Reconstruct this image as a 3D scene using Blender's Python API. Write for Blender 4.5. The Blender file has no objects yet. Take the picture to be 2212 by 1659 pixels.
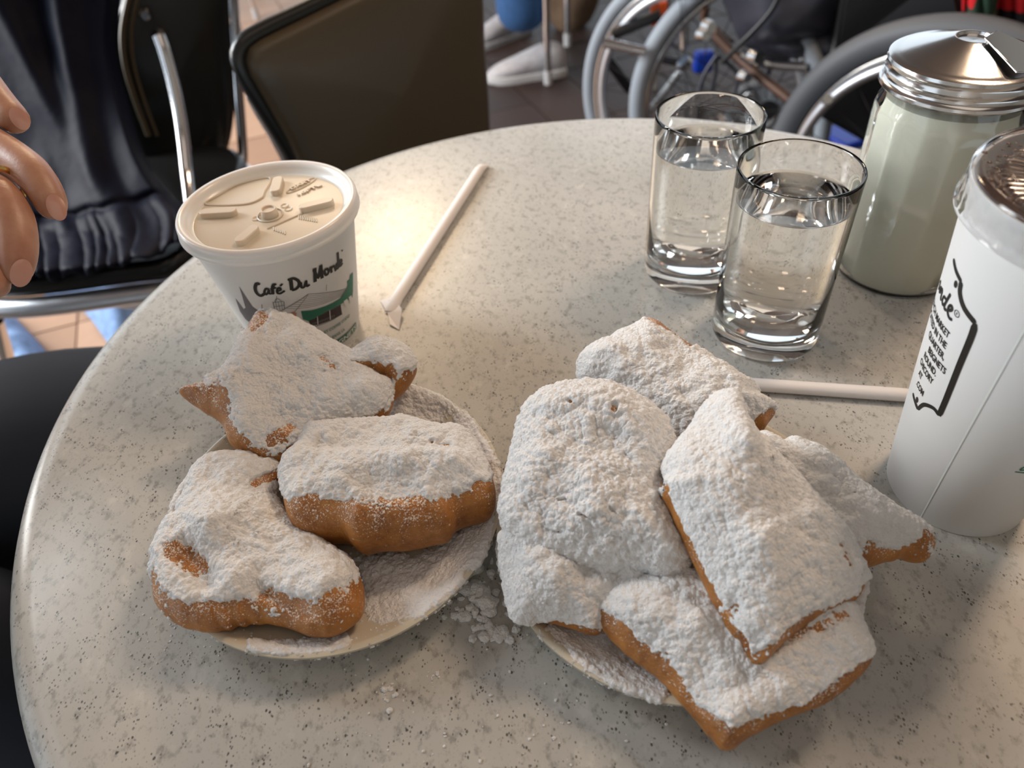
import bpy, bmesh, math, random
import numpy as np
from mathutils import Vector, Matrix
random.seed(4)
PI = math.pi
T = 0.74            # height of the table top
# ------------------------------------------------------------------ camera
FPX = 1587.0
CR = np.array([0.99654868, -0.05747022, -0.05989903])
CU = np.array([0.08301036, 0.68993642, 0.71909458])
CW = np.array([0.0, 0.721585, -0.69232585])
CP = np.array([0.0, 0.0, T + 0.29])
scn = bpy.context.scene
col = scn.collection
cd = bpy.data.cameras.new('camera'); cam = bpy.data.objects.new('camera', cd); col.objects.link(cam)
cd.sensor_width = 36.0; cd.sensor_fit = 'HORIZONTAL'; cd.lens = FPX / 2212 * 36
m4 = Matrix.Identity(4)
for i in range(3):
    m4[i][0] = CR[i]; m4[i][1] = CU[i]; m4[i][2] = -CW[i]; m4[i][3] = CP[i]
cam.matrix_world = m4
cd.clip_start = 0.01; cd.clip_end = 60
cd.dof.use_dof = True; cd.dof.focus_distance = 0.335; cd.dof.aperture_fstop = 9.0
scn.camera = cam
# ------------------------------------------------------------------ view, world, lights
scn.view_settings.view_transform = 'Standard'; scn.view_settings.look = 'None'
scn.view_settings.exposure = 0.28; scn.view_settings.gamma = 1.0
scn.view_settings.use_curve_mapping = False
wd = bpy.data.worlds.new('world'); scn.world = wd; wd.use_nodes = True
bg = wd.node_tree.nodes['Background']
bg.inputs[0].default_value = (0.80, 0.90, 1.0, 1); bg.inputs[1].default_value = 1.25

def area(name, loc, target, sx, sy, power, color):
    l = bpy.data.lights.new(name, 'AREA'); l.shape = 'RECTANGLE'; l.size = sx; l.size_y = sy
    l.energy = power; l.color = color
    o = bpy.data.objects.new(name, l); col.objects.link(o); o.location = loc
    d = Vector(target) - Vector(loc); o.rotation_euler = d.to_track_quat('-Z', 'Y').to_euler()
    return o
area('window_light', (-2.3, 1.15, 2.0), (0.0, 0.3, T), 1.2, 1.2, 62, (0.90, 0.96, 1.0))
area('back_lamp_light', (-0.5, 2.9, 2.25), (0.0, 0.4, T), 0.5, 0.4, 17, (1.0, 0.74, 0.48))
area('lamp_light', (1.0, 0.95, 2.4), (0.05, 0.3, T), 0.4, 0.4, 13, (1.0, 0.72, 0.50))
area('overhead_fill', (0.3, -0.5, 2.8), (0.1, 0.2, T), 1.6, 1.2, 4, (1.0, 0.86, 0.72))  # added warm fill from above to lift the near table, not a visible lamp
area('floor_fill', (-3.2, 1.6, 1.5), (-0.6, 2.6, 0.0), 1.2, 1.6, 85, (1.0, 0.95, 0.9))  # added fill that brightens the left floor, no doorway is modelled

# ------------------------------------------------------------------ helpers
def ray(px, py): return CW + (px - 1106.0) / FPX * CR - (py - 829.5) / FPX * CU
def at(px, py, z=None, Y=None, t=None):
    d = ray(px, py)
    if z is not None: t = (z - CP[2]) / d[2]
    elif Y is not None: t = Y / d[1]
    return CP + d * t
def proj(P):
    d = np.asarray(P) - CP
    k = d @ CW
    return np.stack([1106.0 + FPX * (d @ CR) / k, 829.5 - FPX * (d @ CU) / k], -1)

def fast_mesh(name, V, F):
    V = np.asarray(V, dtype=np.float32).reshape(-1, 3)
    me = bpy.data.meshes.new(name)
    F = np.asarray(F, dtype=np.int32)
    n, k = F.shape
    me.vertices.add(len(V)); me.vertices.foreach_set('co', V.ravel())
    me.loops.add(n * k); me.loops.foreach_set('vertex_index', F.ravel())
    me.polygons.add(n); me.polygons.foreach_set('loop_start', np.arange(0, n * k, k, dtype=np.int32))
    me.polygons.foreach_set('use_smooth', np.ones(n, dtype=bool))
    me.update(); me.validate(); return me

def link(name, me, mt=None, parent=None):
    o = bpy.data.objects.new(name, me); col.objects.link(o)
    if mt is not None and len(me.materials) == 0: me.materials.append(mt)
    if parent is not None: o.parent = parent
    return o
def tag(o, label=None, cat=None, group=None, kind=None):
    if label: o['label'] = label
    if cat: o['category'] = cat
    if group: o['group'] = group
    if kind: o['kind'] = kind
    return o
def thing(name, label, cat, group=None):
    o = bpy.data.objects.new(name, None); col.objects.link(o); o.empty_display_size = 0.02
    return tag(o, label, cat, group)

class MB:
    """collects shapes into one mesh (world coordinates)"""
    def __init__(s): s.v = []; s.f = []
    def add(s, V, F):
        b = len(s.v); s.v += [tuple(map(float, p)) for p in V]; s.f += [tuple(i + b for i in f) for f in F]; return s
    def tube(s, pts, r, n=12, close=False, caps=True):
        P = [np.array(p, float) for p in pts]; m = len(P)
        R = r if hasattr(r, '__len__') else [r] * m
        up = None; V = []
        for i in range(m):
            a = P[(i - 1) % m] if (close or i > 0) else P[i]; b = P[(i + 1) % m] if (close or i < m - 1) else P[i]
            d = b - a; d = d / (np.linalg.norm(d) + 1e-12)
            if up is None:
                up = np.array([0, 0, 1.0]) if abs(d[2]) < 0.9 else np.array([1.0, 0, 0])
            u = up - d * (up @ d); u /= np.linalg.norm(u) + 1e-12; w = np.cross(d, u); up = u
            for k in range(n):
                t = 2 * PI * k / n; V.append(P[i] + R[i] * (u * math.cos(t) + w * math.sin(t)))
        F = []
        for i in range(m if close else m - 1):
            for k in range(n):
                a = i * n + k; b = i * n + (k + 1) % n; j = (i + 1) % m
                F.append((a, b, j * n + (k + 1) % n, j * n + k))
        if caps and not close:
            F.append(tuple(range(n - 1, -1, -1))); F.append(tuple((m - 1) * n + k for k in range(n)))
        return s.add(V, F)
    def box(s, c, d, R=None):
        R = np.eye(3) if R is None else np.asarray(R); c = np.array(c, float)
        V = [c + R @ (np.array([x, y, z]) * np.array(d) / 2) for x in (-1, 1) for y in (-1, 1) for z in (-1, 1)]
        return s.add(V, [(0, 1, 3, 2), (4, 6, 7, 5), (0, 4, 5, 1), (2, 3, 7, 6), (0, 2, 6, 4), (1, 5, 7, 3)])
    def lathe(s, c, prof, n=96, close=False, rfun=None):
        V = []
        for i, (r, z) in enumerate(prof):
            for k in range(n):
                t = 2 * PI * k / n; rr = r if rfun is None else rfun(r, z, t, i)
                V.append((c[0] + rr * math.cos(t), c[1] + rr * math.sin(t), c[2] + z))
        F = []; m = len(prof)
        for i in range(m if close else m - 1):
            j = (i + 1) % m
            for k in range(n):
                F.append((i * n + k, i * n + (k + 1) % n, j * n + (k + 1) % n, j * n + k))
        return s.add(V, F)
    def prism(s, pts, z0, z1, M=None):
        """pts 2d, extruded z0..z1, M maps (x,y,z)->world"""
        n = len(pts); f = (lambda x, y, z: (x, y, z)) if M is None else M
        V = [f(x, y, z0) for x, y in pts] + [f(x, y, z1) for x, y in pts]
        return s.add(V, [tuple(range(n - 1, -1, -1)), tuple(range(n, 2 * n))] + [(i, (i + 1) % n, n + (i + 1) % n, n + i) for i in range(n)])
    def build(s, name, mt, parent=None, smooth=True, bevel=0, seg=2, sub=0, angle=40):
        me = bpy.data.meshes.new(name); me.from_pydata(s.v, [], s.f)
        bm = bmesh.new(); bm.from_mesh(me); bmesh.ops.recalc_face_normals(bm, faces=bm.faces); bm.to_mesh(me); bm.free()
        o = link(name, me, mt, parent)
        if smooth:
            for p in me.polygons: p.use_smooth = True
            me.set_sharp_from_angle(angle=math.radians(angle))
        if bevel:
            b = o.modifiers.new('b', 'BEVEL'); b.width = bevel; b.segments = seg; b.limit_method = 'ANGLE'
        if sub:
            b = o.modifiers.new('s', 'SUBSURF'); b.levels = sub; b.render_levels = sub
        return o

def crom(P, n, closed=True):
    """Catmull-Rom resample of a polyline to n points"""
    P = np.asarray(P, float); m = len(P); out = []
    segs = m if closed else m - 1
    Q = lambda i: P[i % m] if closed else P[min(max(i, 0), m - 1)]
    for k in range(segs * 12):
        i, u = divmod(k, 12); u /= 12
        a, b, c, d = Q(i - 1), Q(i), Q(i + 1), Q(i + 2)
        out.append(0.5 * ((2 * b) + (-a + c) * u + (2 * a - 5 * b + 4 * c - d) * u * u + (-a + 3 * b - 3 * c + d) * u ** 3))
    if not closed: out.append(P[-1])
    out = np.array(out)
    if closed: out = np.vstack([out, out[:1]])
    L = np.r_[0, np.cumsum(np.linalg.norm(np.diff(out, axis=0), axis=1))]
    s = np.linspace(0, L[-1], n, endpoint=not closed)
    return np.stack([np.interp(s, L, out[:, k]) for k in range(out.shape[1])], 1)

NROT = np.array(Matrix.Rotation(0.7, 3, 'X') @ Matrix.Rotation(1.1, 3, 'Y') @ Matrix.Rotation(0.4, 3, 'Z'))
def _h(ix, iy, iz, seed):
    h = (ix.astype(np.uint32) * np.uint32(374761393) + iy.astype(np.uint32) * np.uint32(668265263) + iz.astype(np.uint32) * np.uint32(2147483647) + np.uint32((seed * 1274126177) & 0xffffffff))
    h = (h ^ (h >> np.uint32(13))) * np.uint32(1274126177); h = h ^ (h >> np.uint32(16))
    h = h * np.uint32(2246822519); h = h ^ (h >> np.uint32(15))
    return (h & np.uint32(0xffffff)).astype(np.float32) / 8388607.5 - 1.0
def noise(P, scale, seed=0):
    Q = (np.asarray(P, dtype=np.float64) @ NROT) / scale + 1000.37 + seed * 0.618
    I = np.floor(Q).astype(np.int64); f = (Q - I).astype(np.float32); f = f * f * (3 - 2 * f)
    x, y, z = I[..., 0], I[..., 1], I[..., 2]; fx, fy, fz = f[..., 0], f[..., 1], f[..., 2]
    L = lambda a, b, t: a + (b - a) * t
    return L(L(L(_h(x, y, z, seed), _h(x + 1, y, z, seed), fx), L(_h(x, y + 1, z, seed), _h(x + 1, y + 1, z, seed), fx), fy),
             L(L(_h(x, y, z + 1, seed), _h(x + 1, y, z + 1, seed), fx), L(_h(x, y + 1, z + 1, seed), _h(x + 1, y + 1, z + 1, seed), fx), fy), fz)
np.seterr(over='ignore')
def grains(P, scale, seed=0):
    """cellular noise: 1 at the middle of each grain, 0 in the gaps"""
    Q = (np.asarray(P, dtype=np.float64).reshape(-1, 3) @ NROT) / scale + 1000.11; I = np.floor(Q).astype(np.int64); f = Q - I; best = np.full(len(Q), 9.0)
    for dx in (-1, 0, 1):
        for dy in (-1, 0, 1):
            for dz in (-1, 0, 1):
                x, y, z = I[:, 0] + dx, I[:, 1] + dy, I[:, 2] + dz
                a = dx + 0.5 + 0.45 * _h(x, y, z, seed) - f[:, 0]; b = dy + 0.5 + 0.45 * _h(x, y, z, seed + 77) - f[:, 1]; c = dz + 0.5 + 0.45 * _h(x, y, z, seed + 177) - f[:, 2]
                best = np.minimum(best, a * a + b * b + c * c)
    return np.clip(1 - best * 1.5, 0, 1).reshape(P.shape[:-1])

# ------------------------------------------------------------------ materials
class NT:
    def __init__(s, name):
        s.m = bpy.data.materials.new(name); s.m.use_nodes = True; s.t = s.m.node_tree; s.t.nodes.clear()
        s.out = s.t.nodes.new('ShaderNodeOutputMaterial'); s.b = s.t.nodes.new('ShaderNodeBsdfPrincipled')
        s.t.links.new(s.b.outputs[0], s.out.inputs[0]); s.co = s.t.nodes.new('ShaderNodeTexCoord')
    def n(s, k, **p):
        x = s.t.nodes.new(k)
        for a, b in p.items(): setattr(x, a, b)
        return x
    def l(s, a, b): s.t.links.new(a, b)
    def set(s, **k):
        for a, v in k.items(): s.b.inputs[a.replace('_', ' ')].default_value = v
        return s
    def noise(s, scale, detail=3, rough=0.5, vec=None):
        x = s.n('ShaderNodeTexNoise'); x.inputs['Scale'].default_value = scale; x.inputs['Detail'].default_value = detail; x.inputs['Roughness'].default_value = rough
        s.l(vec or s.co.outputs['Object'], x.inputs['Vector']); return x.outputs['Fac']
    def ramp(s, src, stops, interp='LINEAR'):
        x = s.n('ShaderNodeValToRGB'); x.color_ramp.interpolation = interp
        e = x.color_ramp.elements
        while len(e) < len(stops): e.new(0.5)
        for i, (p, c) in enumerate(stops):
            e[i].position = p; e[i].color = (c, c, c, 1) if not hasattr(c, '__len__') else (*c, 1)
        s.l(src, x.inputs[0]); return x.outputs[0]
    def mix(s, f, a, b, mode='MIX'):
        x = s.n('ShaderNodeMix', data_type='RGBA', blend_type=mode)
        for src, i in ((f, 0), (a, 6), (b, 7)):
            if hasattr(src, 'is_linked') or hasattr(src, 'node'): s.l(src, x.inputs[i])
            else: x.inputs[i].default_value = src if i == 0 else (*src, 1)
        return x.outputs[2]
    def bump(s, src, strength, dist=0.001):
        x = s.n('ShaderNodeBump'); x.inputs['Strength'].default_value = strength; x.inputs['Distance'].default_value = dist
        s.l(src, x.inputs['Height']); s.l(x.outputs[0], s.b.inputs['Normal']); return x
    def math(s, op, a, b=0.0):
        x = s.n('ShaderNodeMath', operation=op)
        for i, v in enumerate((a, b)):
            if hasattr(v, 'node'): s.l(v, x.inputs[i])
            else: x.inputs[i].default_value = v
        return x.outputs[0]

def plain(name, c, rough=0.5, metal=0.0, bump=None, var=0.0, coat=0.0, **kw):
    t = NT(name); t.set(Base_Color=(*c, 1), Roughness=rough, Metallic=metal, Coat_Weight=coat, **kw)
    if var:
        f = t.noise(kw.get('vs', 60), 3); a = tuple(x * (1 - var) for x in c); b = tuple(min(1, x * (1 + var)) for x in c)
        t.l(t.mix(f, a, b), t.b.inputs['Base Color'])
    if bump: t.bump(t.noise(bump[0], 4), bump[1], bump[2])
    return t.m

def table_mat():
    t = NT('speckled_solid_surface')
    v = t.co.outputs['Object']
    mp = t.n('ShaderNodeMapping'); mp.inputs['Rotation'].default_value = (0, 0, 0.5); mp.inputs['Scale'].default_value = (1, 0.72, 1); t.l(v, mp.inputs[0]); v = mp.outputs[0]
    big = t.noise(14, 3, 0.6, v)
    base = t.mix(t.ramp(big, [(0.35, 0.0), (0.7, 1.0)]), (0.425, 0.420, 0.395), (0.50, 0.492, 0.462))
    blot = t.ramp(t.noise(200, 4, 0.65, v), [(0.53, 0.0), (0.66, 1.0)])
    base = t.mix(t.math('MULTIPLY', blot, 0.62), base, (0.20, 0.195, 0.175))
    wblot = t.ramp(t.noise(90, 3, 0.6, v), [(0.28, 1.0), (0.40, 0.0)])
    base = t.mix(t.math('MULTIPLY', wblot, 0.5), base, (0.62, 0.61, 0.57))
    clus = t.ramp(t.noise(150, 2, 0.5, v), [(0.47, 0.0), (0.58, 1.0)])
    for sc, th, dark in ((520, 0.19, 0.9), (950, 0.25, 0.8)):
        vo = t.n('ShaderNodeTexVoronoi'); vo.inputs['Scale'].default_value = sc; t.l(v, vo.inputs['Vector'])
        sp = t.ramp(vo.outputs['Distance'], [(th, 1.0), (th + 0.12, 0.0)])
        rnd = t.ramp(vo.outputs['Color'], [(0.55, 0.0), (0.60, 1.0)])
        f = t.math('MULTIPLY', t.math('MULTIPLY', sp, rnd), t.math('MAXIMUM', clus, 0.12))
        base = t.mix(t.math('MULTIPLY', f, dark), base, (0.045, 0.042, 0.038))
    t.l(base, t.b.inputs['Base Color'])
    sc = t.noise(320, 3, 0.6)
    t.l(t.ramp(t.noise(9, 4, 0.6), [(0.3, 0.24), (0.7, 0.36)]), t.b.inputs['Roughness'])
    t.set(Coat_Weight=0.0, IOR=1.5); t.bump(sc, 0.05, 0.0004)
    return t.m

def sugar_mat():
    t = NT('powdered_sugar')
    f = t.noise(700, 3, 0.6)
    t.l(t.mix(f, (0.86, 0.86, 0.86), (0.96, 0.96, 0.955)), t.b.inputs['Base Color'])
    t.set(Roughness=0.95, Specular_IOR_Level=0.15)
    vo = t.n('ShaderNodeTexVoronoi'); vo.inputs['Scale'].default_value = 900; t.l(t.co.outputs['Object'], vo.inputs['Vector'])
    h = t.math('ADD', t.noise(1300, 4, 0.7), t.math('MULTIPLY', vo.outputs['Distance'], -0.6))
    t.bump(h, 1.0, 0.0009)
    return t.m

def dough_mat():
    t = NT('fried_dough')
    a = t.noise(75, 4, 0.6); b = t.noise(420, 3, 0.6)
    c = t.mix(t.ramp(a, [(0.3, 0.0), (0.7, 1.0)]), (0.20, 0.062, 0.009), (0.44, 0.175, 0.033))
    c = t.mix(t.math('MULTIPLY', t.ramp(b, [(0.4, 0.0), (0.7, 1.0)]), 0.35), c, (0.52, 0.25, 0.07))
    # light dusting of sugar caught on the crust
    ge = t.n('ShaderNodeNewGeometry'); sz = t.n('ShaderNodeSeparateXYZ'); t.l(ge.outputs['Normal'], sz.inputs[0])
    upz = t.math('MULTIPLY', t.math('MAXIMUM', sz.outputs[2], -0.3), 0.15)
    v = t.math('ADD', t.math('ADD', t.noise(1300, 3, 0.75), upz), t.math('MULTIPLY', t.noise(120, 3, 0.6), 0.35))
    f = t.ramp(v, [(0.835, 0.0), (0.90, 1.0)])
    c = t.mix(f, c, (0.80, 0.74, 0.68))
    t.l(c, t.b.inputs['Base Color'])
    t.l(t.ramp(f, [(0.0, 0.42), (0.5, 0.9)]), t.b.inputs['Roughness'])
    t.set(Subsurface_Weight=0.12, Subsurface_Scale=0.004, Subsurface_Radius=(1.0, 0.4, 0.15))
    t.bump(t.math('ADD', t.noise(260, 4, 0.6), t.math('MULTIPLY', t.noise(1100, 3, 0.6), 0.3)), 0.45, 0.0012)
    return t.m

def glass_mat(name, c=(1, 1, 1), ior=1.5, rough=0.0):
    t = NT(name); t.set(Base_Color=(*c, 1), Roughness=rough, IOR=ior, Transmission_Weight=1.0); return t.m

M = dict(
    table=table_mat(), sugar=sugar_mat(), dough=dough_mat(),
    ceramic=plain('cream_ceramic', (0.60, 0.55, 0.44), 0.22, coat=0.3, Subsurface_Weight=0.05, Subsurface_Scale=0.004),
    paper=plain('white_cup_paper', (0.70, 0.70, 0.695), 0.5, bump=(900, 0.06, 0.0003)),
    foam=plain('white_foam', (0.74, 0.73, 0.71), 0.42, bump=(1100, 0.05, 0.0002)),
    lid=plain('white_translucent_plastic', (0.80, 0.79, 0.76), 0.34, Subsurface_Weight=0.25, Subsurface_Scale=0.003, coat=0.2),
    lidc=plain('lid_over_milky_coffee', (0.66, 0.58, 0.47), 0.38, Subsurface_Weight=0.2, Subsurface_Scale=0.003),
    clear=glass_mat('clear_plastic', (0.97, 0.97, 0.97), 1.3, 0.04),
    glass=glass_mat('tumbler_glass', (0.985, 0.995, 0.99), 1.5), water=glass_mat('water', (1, 1, 1), 1.33),
    shaker_sugar=plain('sugar_in_jar', (0.86, 0.86, 0.72), 0.8, var=0.03),
    chrome=plain('chrome', (0.78, 0.78, 0.80), 0.12, 1.0), steel=plain('worn_steel', (0.62, 0.61, 0.60), 0.17, 1.0, bump=(220, 0.06, 0.0004)),
    ink=plain('black_ink', (0.012, 0.012, 0.012), 0.4), green=plain('green_ink', (0.012, 0.16, 0.095), 0.45),
    greyink=plain('grey_ink', (0.16, 0.15, 0.16), 0.5), pinkink=plain('salmon_ink', (0.55, 0.25, 0.16), 0.5),
    darkink=plain('dark_brown_ink', (0.035, 0.02, 0.022), 0.5), whiteink=plain('bare_paper', (0.74, 0.73, 0.71), 0.42),
    straw=plain('straw_wrapper_paper', (0.80, 0.75, 0.72), 0.55, bump=(500, 0.15, 0.0005)),
    coffee=plain('iced_coffee', (0.10, 0.055, 0.04), 0.25),
    vinyl=plain('dark_brown_vinyl', (0.068, 0.052, 0.031), 0.36, bump=(260, 0.25, 0.0006)),
    blackvinyl=plain('black_vinyl', (0.008, 0.008, 0.008), 0.3, bump=(300, 0.2, 0.0005)),
    alu=plain('brushed_aluminium', (0.72, 0.75, 0.80), 0.38, 1.0),
    rubber=plain('grey_tyre_rubber', (0.27, 0.30, 0.34), 0.6), blackplastic=plain('black_plastic', (0.01, 0.01, 0.012), 0.4),
    darkrubber=plain('dark_tyre_rubber', (0.085, 0.09, 0.10), 0.6),
    nylon=plain('black_nylon', (0.036, 0.038, 0.054), 0.42, bump=(35, 0.3, 0.003)),
    navy=plain('navy_jacket_cloth', (0.0035, 0.0045, 0.013), 0.6, bump=(60, 0.3, 0.003), Specular_IOR_Level=0.12),
    trousers=plain('dark_navy_cotton', (0.006, 0.010, 0.020), 0.85, bump=(300, 0.2, 0.0006)),
    denim=plain('blue_denim', (0.02, 0.075, 0.20), 0.85, bump=(60, 0.4, 0.003), var=0.3),
    ldenim=plain('pale_blue_denim', (0.17, 0.28, 0.50), 0.8, bump=(40, 0.6, 0.006), var=0.6),
    shoe=plain('grey_white_shoe_mesh', (0.40, 0.385, 0.40), 0.8, var=0.35), sole=plain('shoe_sole', (0.45, 0.44, 0.44), 0.6),
    blue=plain('blue_plastic', (0.0, 0.05, 0.55), 0.4), brownmetal=plain('bronze_painted_tube', (0.10, 0.055, 0.038), 0.4, 0.4),
    orange=plain('orange_reflector', (0.95, 0.14, 0.02), 0.3), gold=plain('gold', (0.85, 0.55, 0.18), 0.2, 1.0),
    darktube=plain('dark_grey_metal', (0.05, 0.05, 0.06), 0.3, 0.7),
    hair=plain('brown_hair', (0.03, 0.018, 0.01), 0.5), kraft=plain('brown_cloth', (0.16, 0.10, 0.06), 0.8, var=0.3),
    ceiling=plain('brown_painted_boards', (0.115, 0.075, 0.055), 0.7), wall=plain('dim_plaster', (0.34, 0.31, 0.27), 0.8, var=0.15),
    grout=plain('grout', (0.06, 0.045, 0.035), 0.9),
)
def skin_mat():
    t = NT('skin')
    t.l(t.mix(t.ramp(t.noise(60, 4, 0.6), [(0.35, 0.0), (0.65, 1.0)]), (0.36, 0.165, 0.105), (0.45, 0.24, 0.155)), t.b.inputs['Base Color'])
    t.set(Roughness=0.42, Subsurface_Weight=0.25, Subsurface_Scale=0.006, Subsurface_Radius=(1, 0.35, 0.2)); t.bump(t.noise(450, 4, 0.65), 0.25, 0.0006); return t.m
M['skin'] = skin_mat()
def plaid_mat():
    t = NT('red_green_black_plaid'); sp = t.n('ShaderNodeSeparateXYZ'); t.l(t.co.outputs['Object'], sp.inputs[0])
    def stripes(o, off): return t.math('GREATER_THAN', t.math('FRACT', t.math('ADD', t.math('MULTIPLY', o, 11.0), off)), 0.5)
    a = stripes(sp.outputs[0], 0.15); b = stripes(sp.outputs[2], 0.30)
    c = t.mix(a, (0.42, 0.006, 0.012), (0.02, 0.05, 0.03)); c = t.mix(b, c, (0.012, 0.010, 0.012))
    c2 = t.mix(t.math('MULTIPLY', a, b), c, (0.10, 0.13, 0.08)); c3 = t.mix(t.math('MULTIPLY', t.math('SUBTRACT', 1.0, a), t.math('SUBTRACT', 1.0, b)), c2, (0.62, 0.01, 0.015))
    t.l(c3, t.b.inputs['Base Color']); t.set(Roughness=0.9); return t.m
M['plaid'] = plaid_mat()
def tile_mat(name, a, b, rough):
    t = NT(name); oi = t.n('ShaderNodeObjectInfo')
    c = t.mix(oi.outputs['Random'], a, b); c = t.mix(t.math('MULTIPLY', t.noise(18, 4, 0.6), 0.35), c, tuple(x * 0.6 for x in a))
    t.l(c, t.b.inputs['Base Color']); t.set(Roughness=rough); t.bump(t.noise(30, 4), 0.2, 0.003); return t.m
M['sunlit_tile'] = tile_mat('sunlit_tan_floor_tile', (0.36, 0.21, 0.13), (0.50, 0.31, 0.20), 0.55)  # sunlight on the left floor is put into this brighter tan
M['shaded_tile'] = tile_mat('shaded_floor_tile', (0.022, 0.011, 0.008), (0.042, 0.020, 0.014), 0.6)  # same floor on the right, its shadow put into this darker brown

# ------------------------------------------------------------------ setting
def structure(o): o['kind'] = 'structure'; return o
floor = structure(MB().box((0.2, 2.2, -0.03), (7.0, 6.4, 0.05)).build('floor', M['grout'], smooth=False))
tm = {}
for k in ('sunlit_tile', 'shaded_tile'):
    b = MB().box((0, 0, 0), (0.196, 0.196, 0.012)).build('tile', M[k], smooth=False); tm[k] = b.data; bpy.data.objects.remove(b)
rt = random.Random(3)
cy_, sy_ = math.cos(0.32), math.sin(0.32)
ntile = 0
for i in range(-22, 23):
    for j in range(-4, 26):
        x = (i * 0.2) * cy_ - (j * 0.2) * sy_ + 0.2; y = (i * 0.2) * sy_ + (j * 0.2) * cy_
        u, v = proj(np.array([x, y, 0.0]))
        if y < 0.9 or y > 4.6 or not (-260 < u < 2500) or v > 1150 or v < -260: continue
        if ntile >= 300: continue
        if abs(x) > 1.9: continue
        o = link('tile', tm['sunlit_tile'] if x < -0.12 else tm['shaded_tile'], None, floor); ntile += 1  # one floor, coloured as sunlit on the left and shaded on the right
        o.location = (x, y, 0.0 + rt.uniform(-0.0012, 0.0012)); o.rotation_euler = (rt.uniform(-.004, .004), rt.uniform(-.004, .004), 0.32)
structure(MB().box((0.2, 1.6, 3.05), (7.4, 7.4, 0.1)).build('ceiling', M['ceiling'], smooth=False))
structure(MB().box((3.6, 1.7, 1.5), (0.12, 7.0, 3.0)).build('wall_right', M['wall'], smooth=False))
structure(MB().box((0.2, -1.9, 1.5), (7.0, 0.12, 3.0)).build('wall_front', M['wall'], smooth=False))

# ------------------------------------------------------------------ table
TC = (0.0643, 0.3158); TR = 0.3329
tb = thing('cafe_table', 'round pedestal cafe table with a grey-speckled off-white top', 'table')
prof = [(0.0, -0.030), (TR - 0.022, -0.030), (TR - 0.010, -0.0285), (TR - 0.003, -0.024), (TR, -0.016), (TR - 0.001, -0.009), (TR - 0.0045, -0.0035), (TR - 0.010, -0.0008), (TR - 0.016, 0.0), (0.20, 0.0), (0.0, 0.0)]
MB().lathe((TC[0], TC[1], T), prof, 256).build('tabletop', M['table'], tb, angle=80)
MB().lathe((TC[0], TC[1], 0.0), [(0.0, 0.71), (0.14, 0.71), (0.14, 0.702), (0.035, 0.69), (0.035, 0.06), (0.06, 0.045), (0.22, 0.02), (0.225, 0.006), (0.0, 0.006)], 48).build('pedestal', M['darktube'], tb)

# ------------------------------------------------------------------ prints on round cups
class Cone:
    def __init__(s, cx, cy, r0, r1, H): s.cx, s.cy, s.r0, s.r1, s.H = cx, cy, r0, r1, H; s.rm = (r0 + r1) / 2
    def r(s, z): return s.r0 + (s.r1 - s.r0) * z / s.H
    def hit(s, px, py):
        d = ray(px, py); best = None
        for t in np.linspace(0.15, 0.75, 2401):
            P = CP + d * t; z = P[2] - T
            if z < 0 or z > s.H: continue
            q = math.hypot(P[0] - s.cx, P[1] - s.cy) - s.r(z)
            if best is None or abs(q) < best[0]: best = (abs(q), P)
            if q < 0: break
        P = best[1]
        return (math.atan2(P[1] - s.cy, P[0] - s.cx), P[2] - T)
    def uv(s, pts):  # pixels -> (arc length, height)
        out = []
        for p in pts:
            a, z = s.hit(*p); a = (a + PI / 2 + PI) % (2 * PI) - PI; out.append((a * s.rm, z))
        return out
    def pos(s, u, z, off=0.0002):
        a = u / s.rm - PI / 2; r = s.r(z) + off
        return (s.cx + r * math.cos(a), s.cy + r * math.sin(a), T + z)
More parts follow.
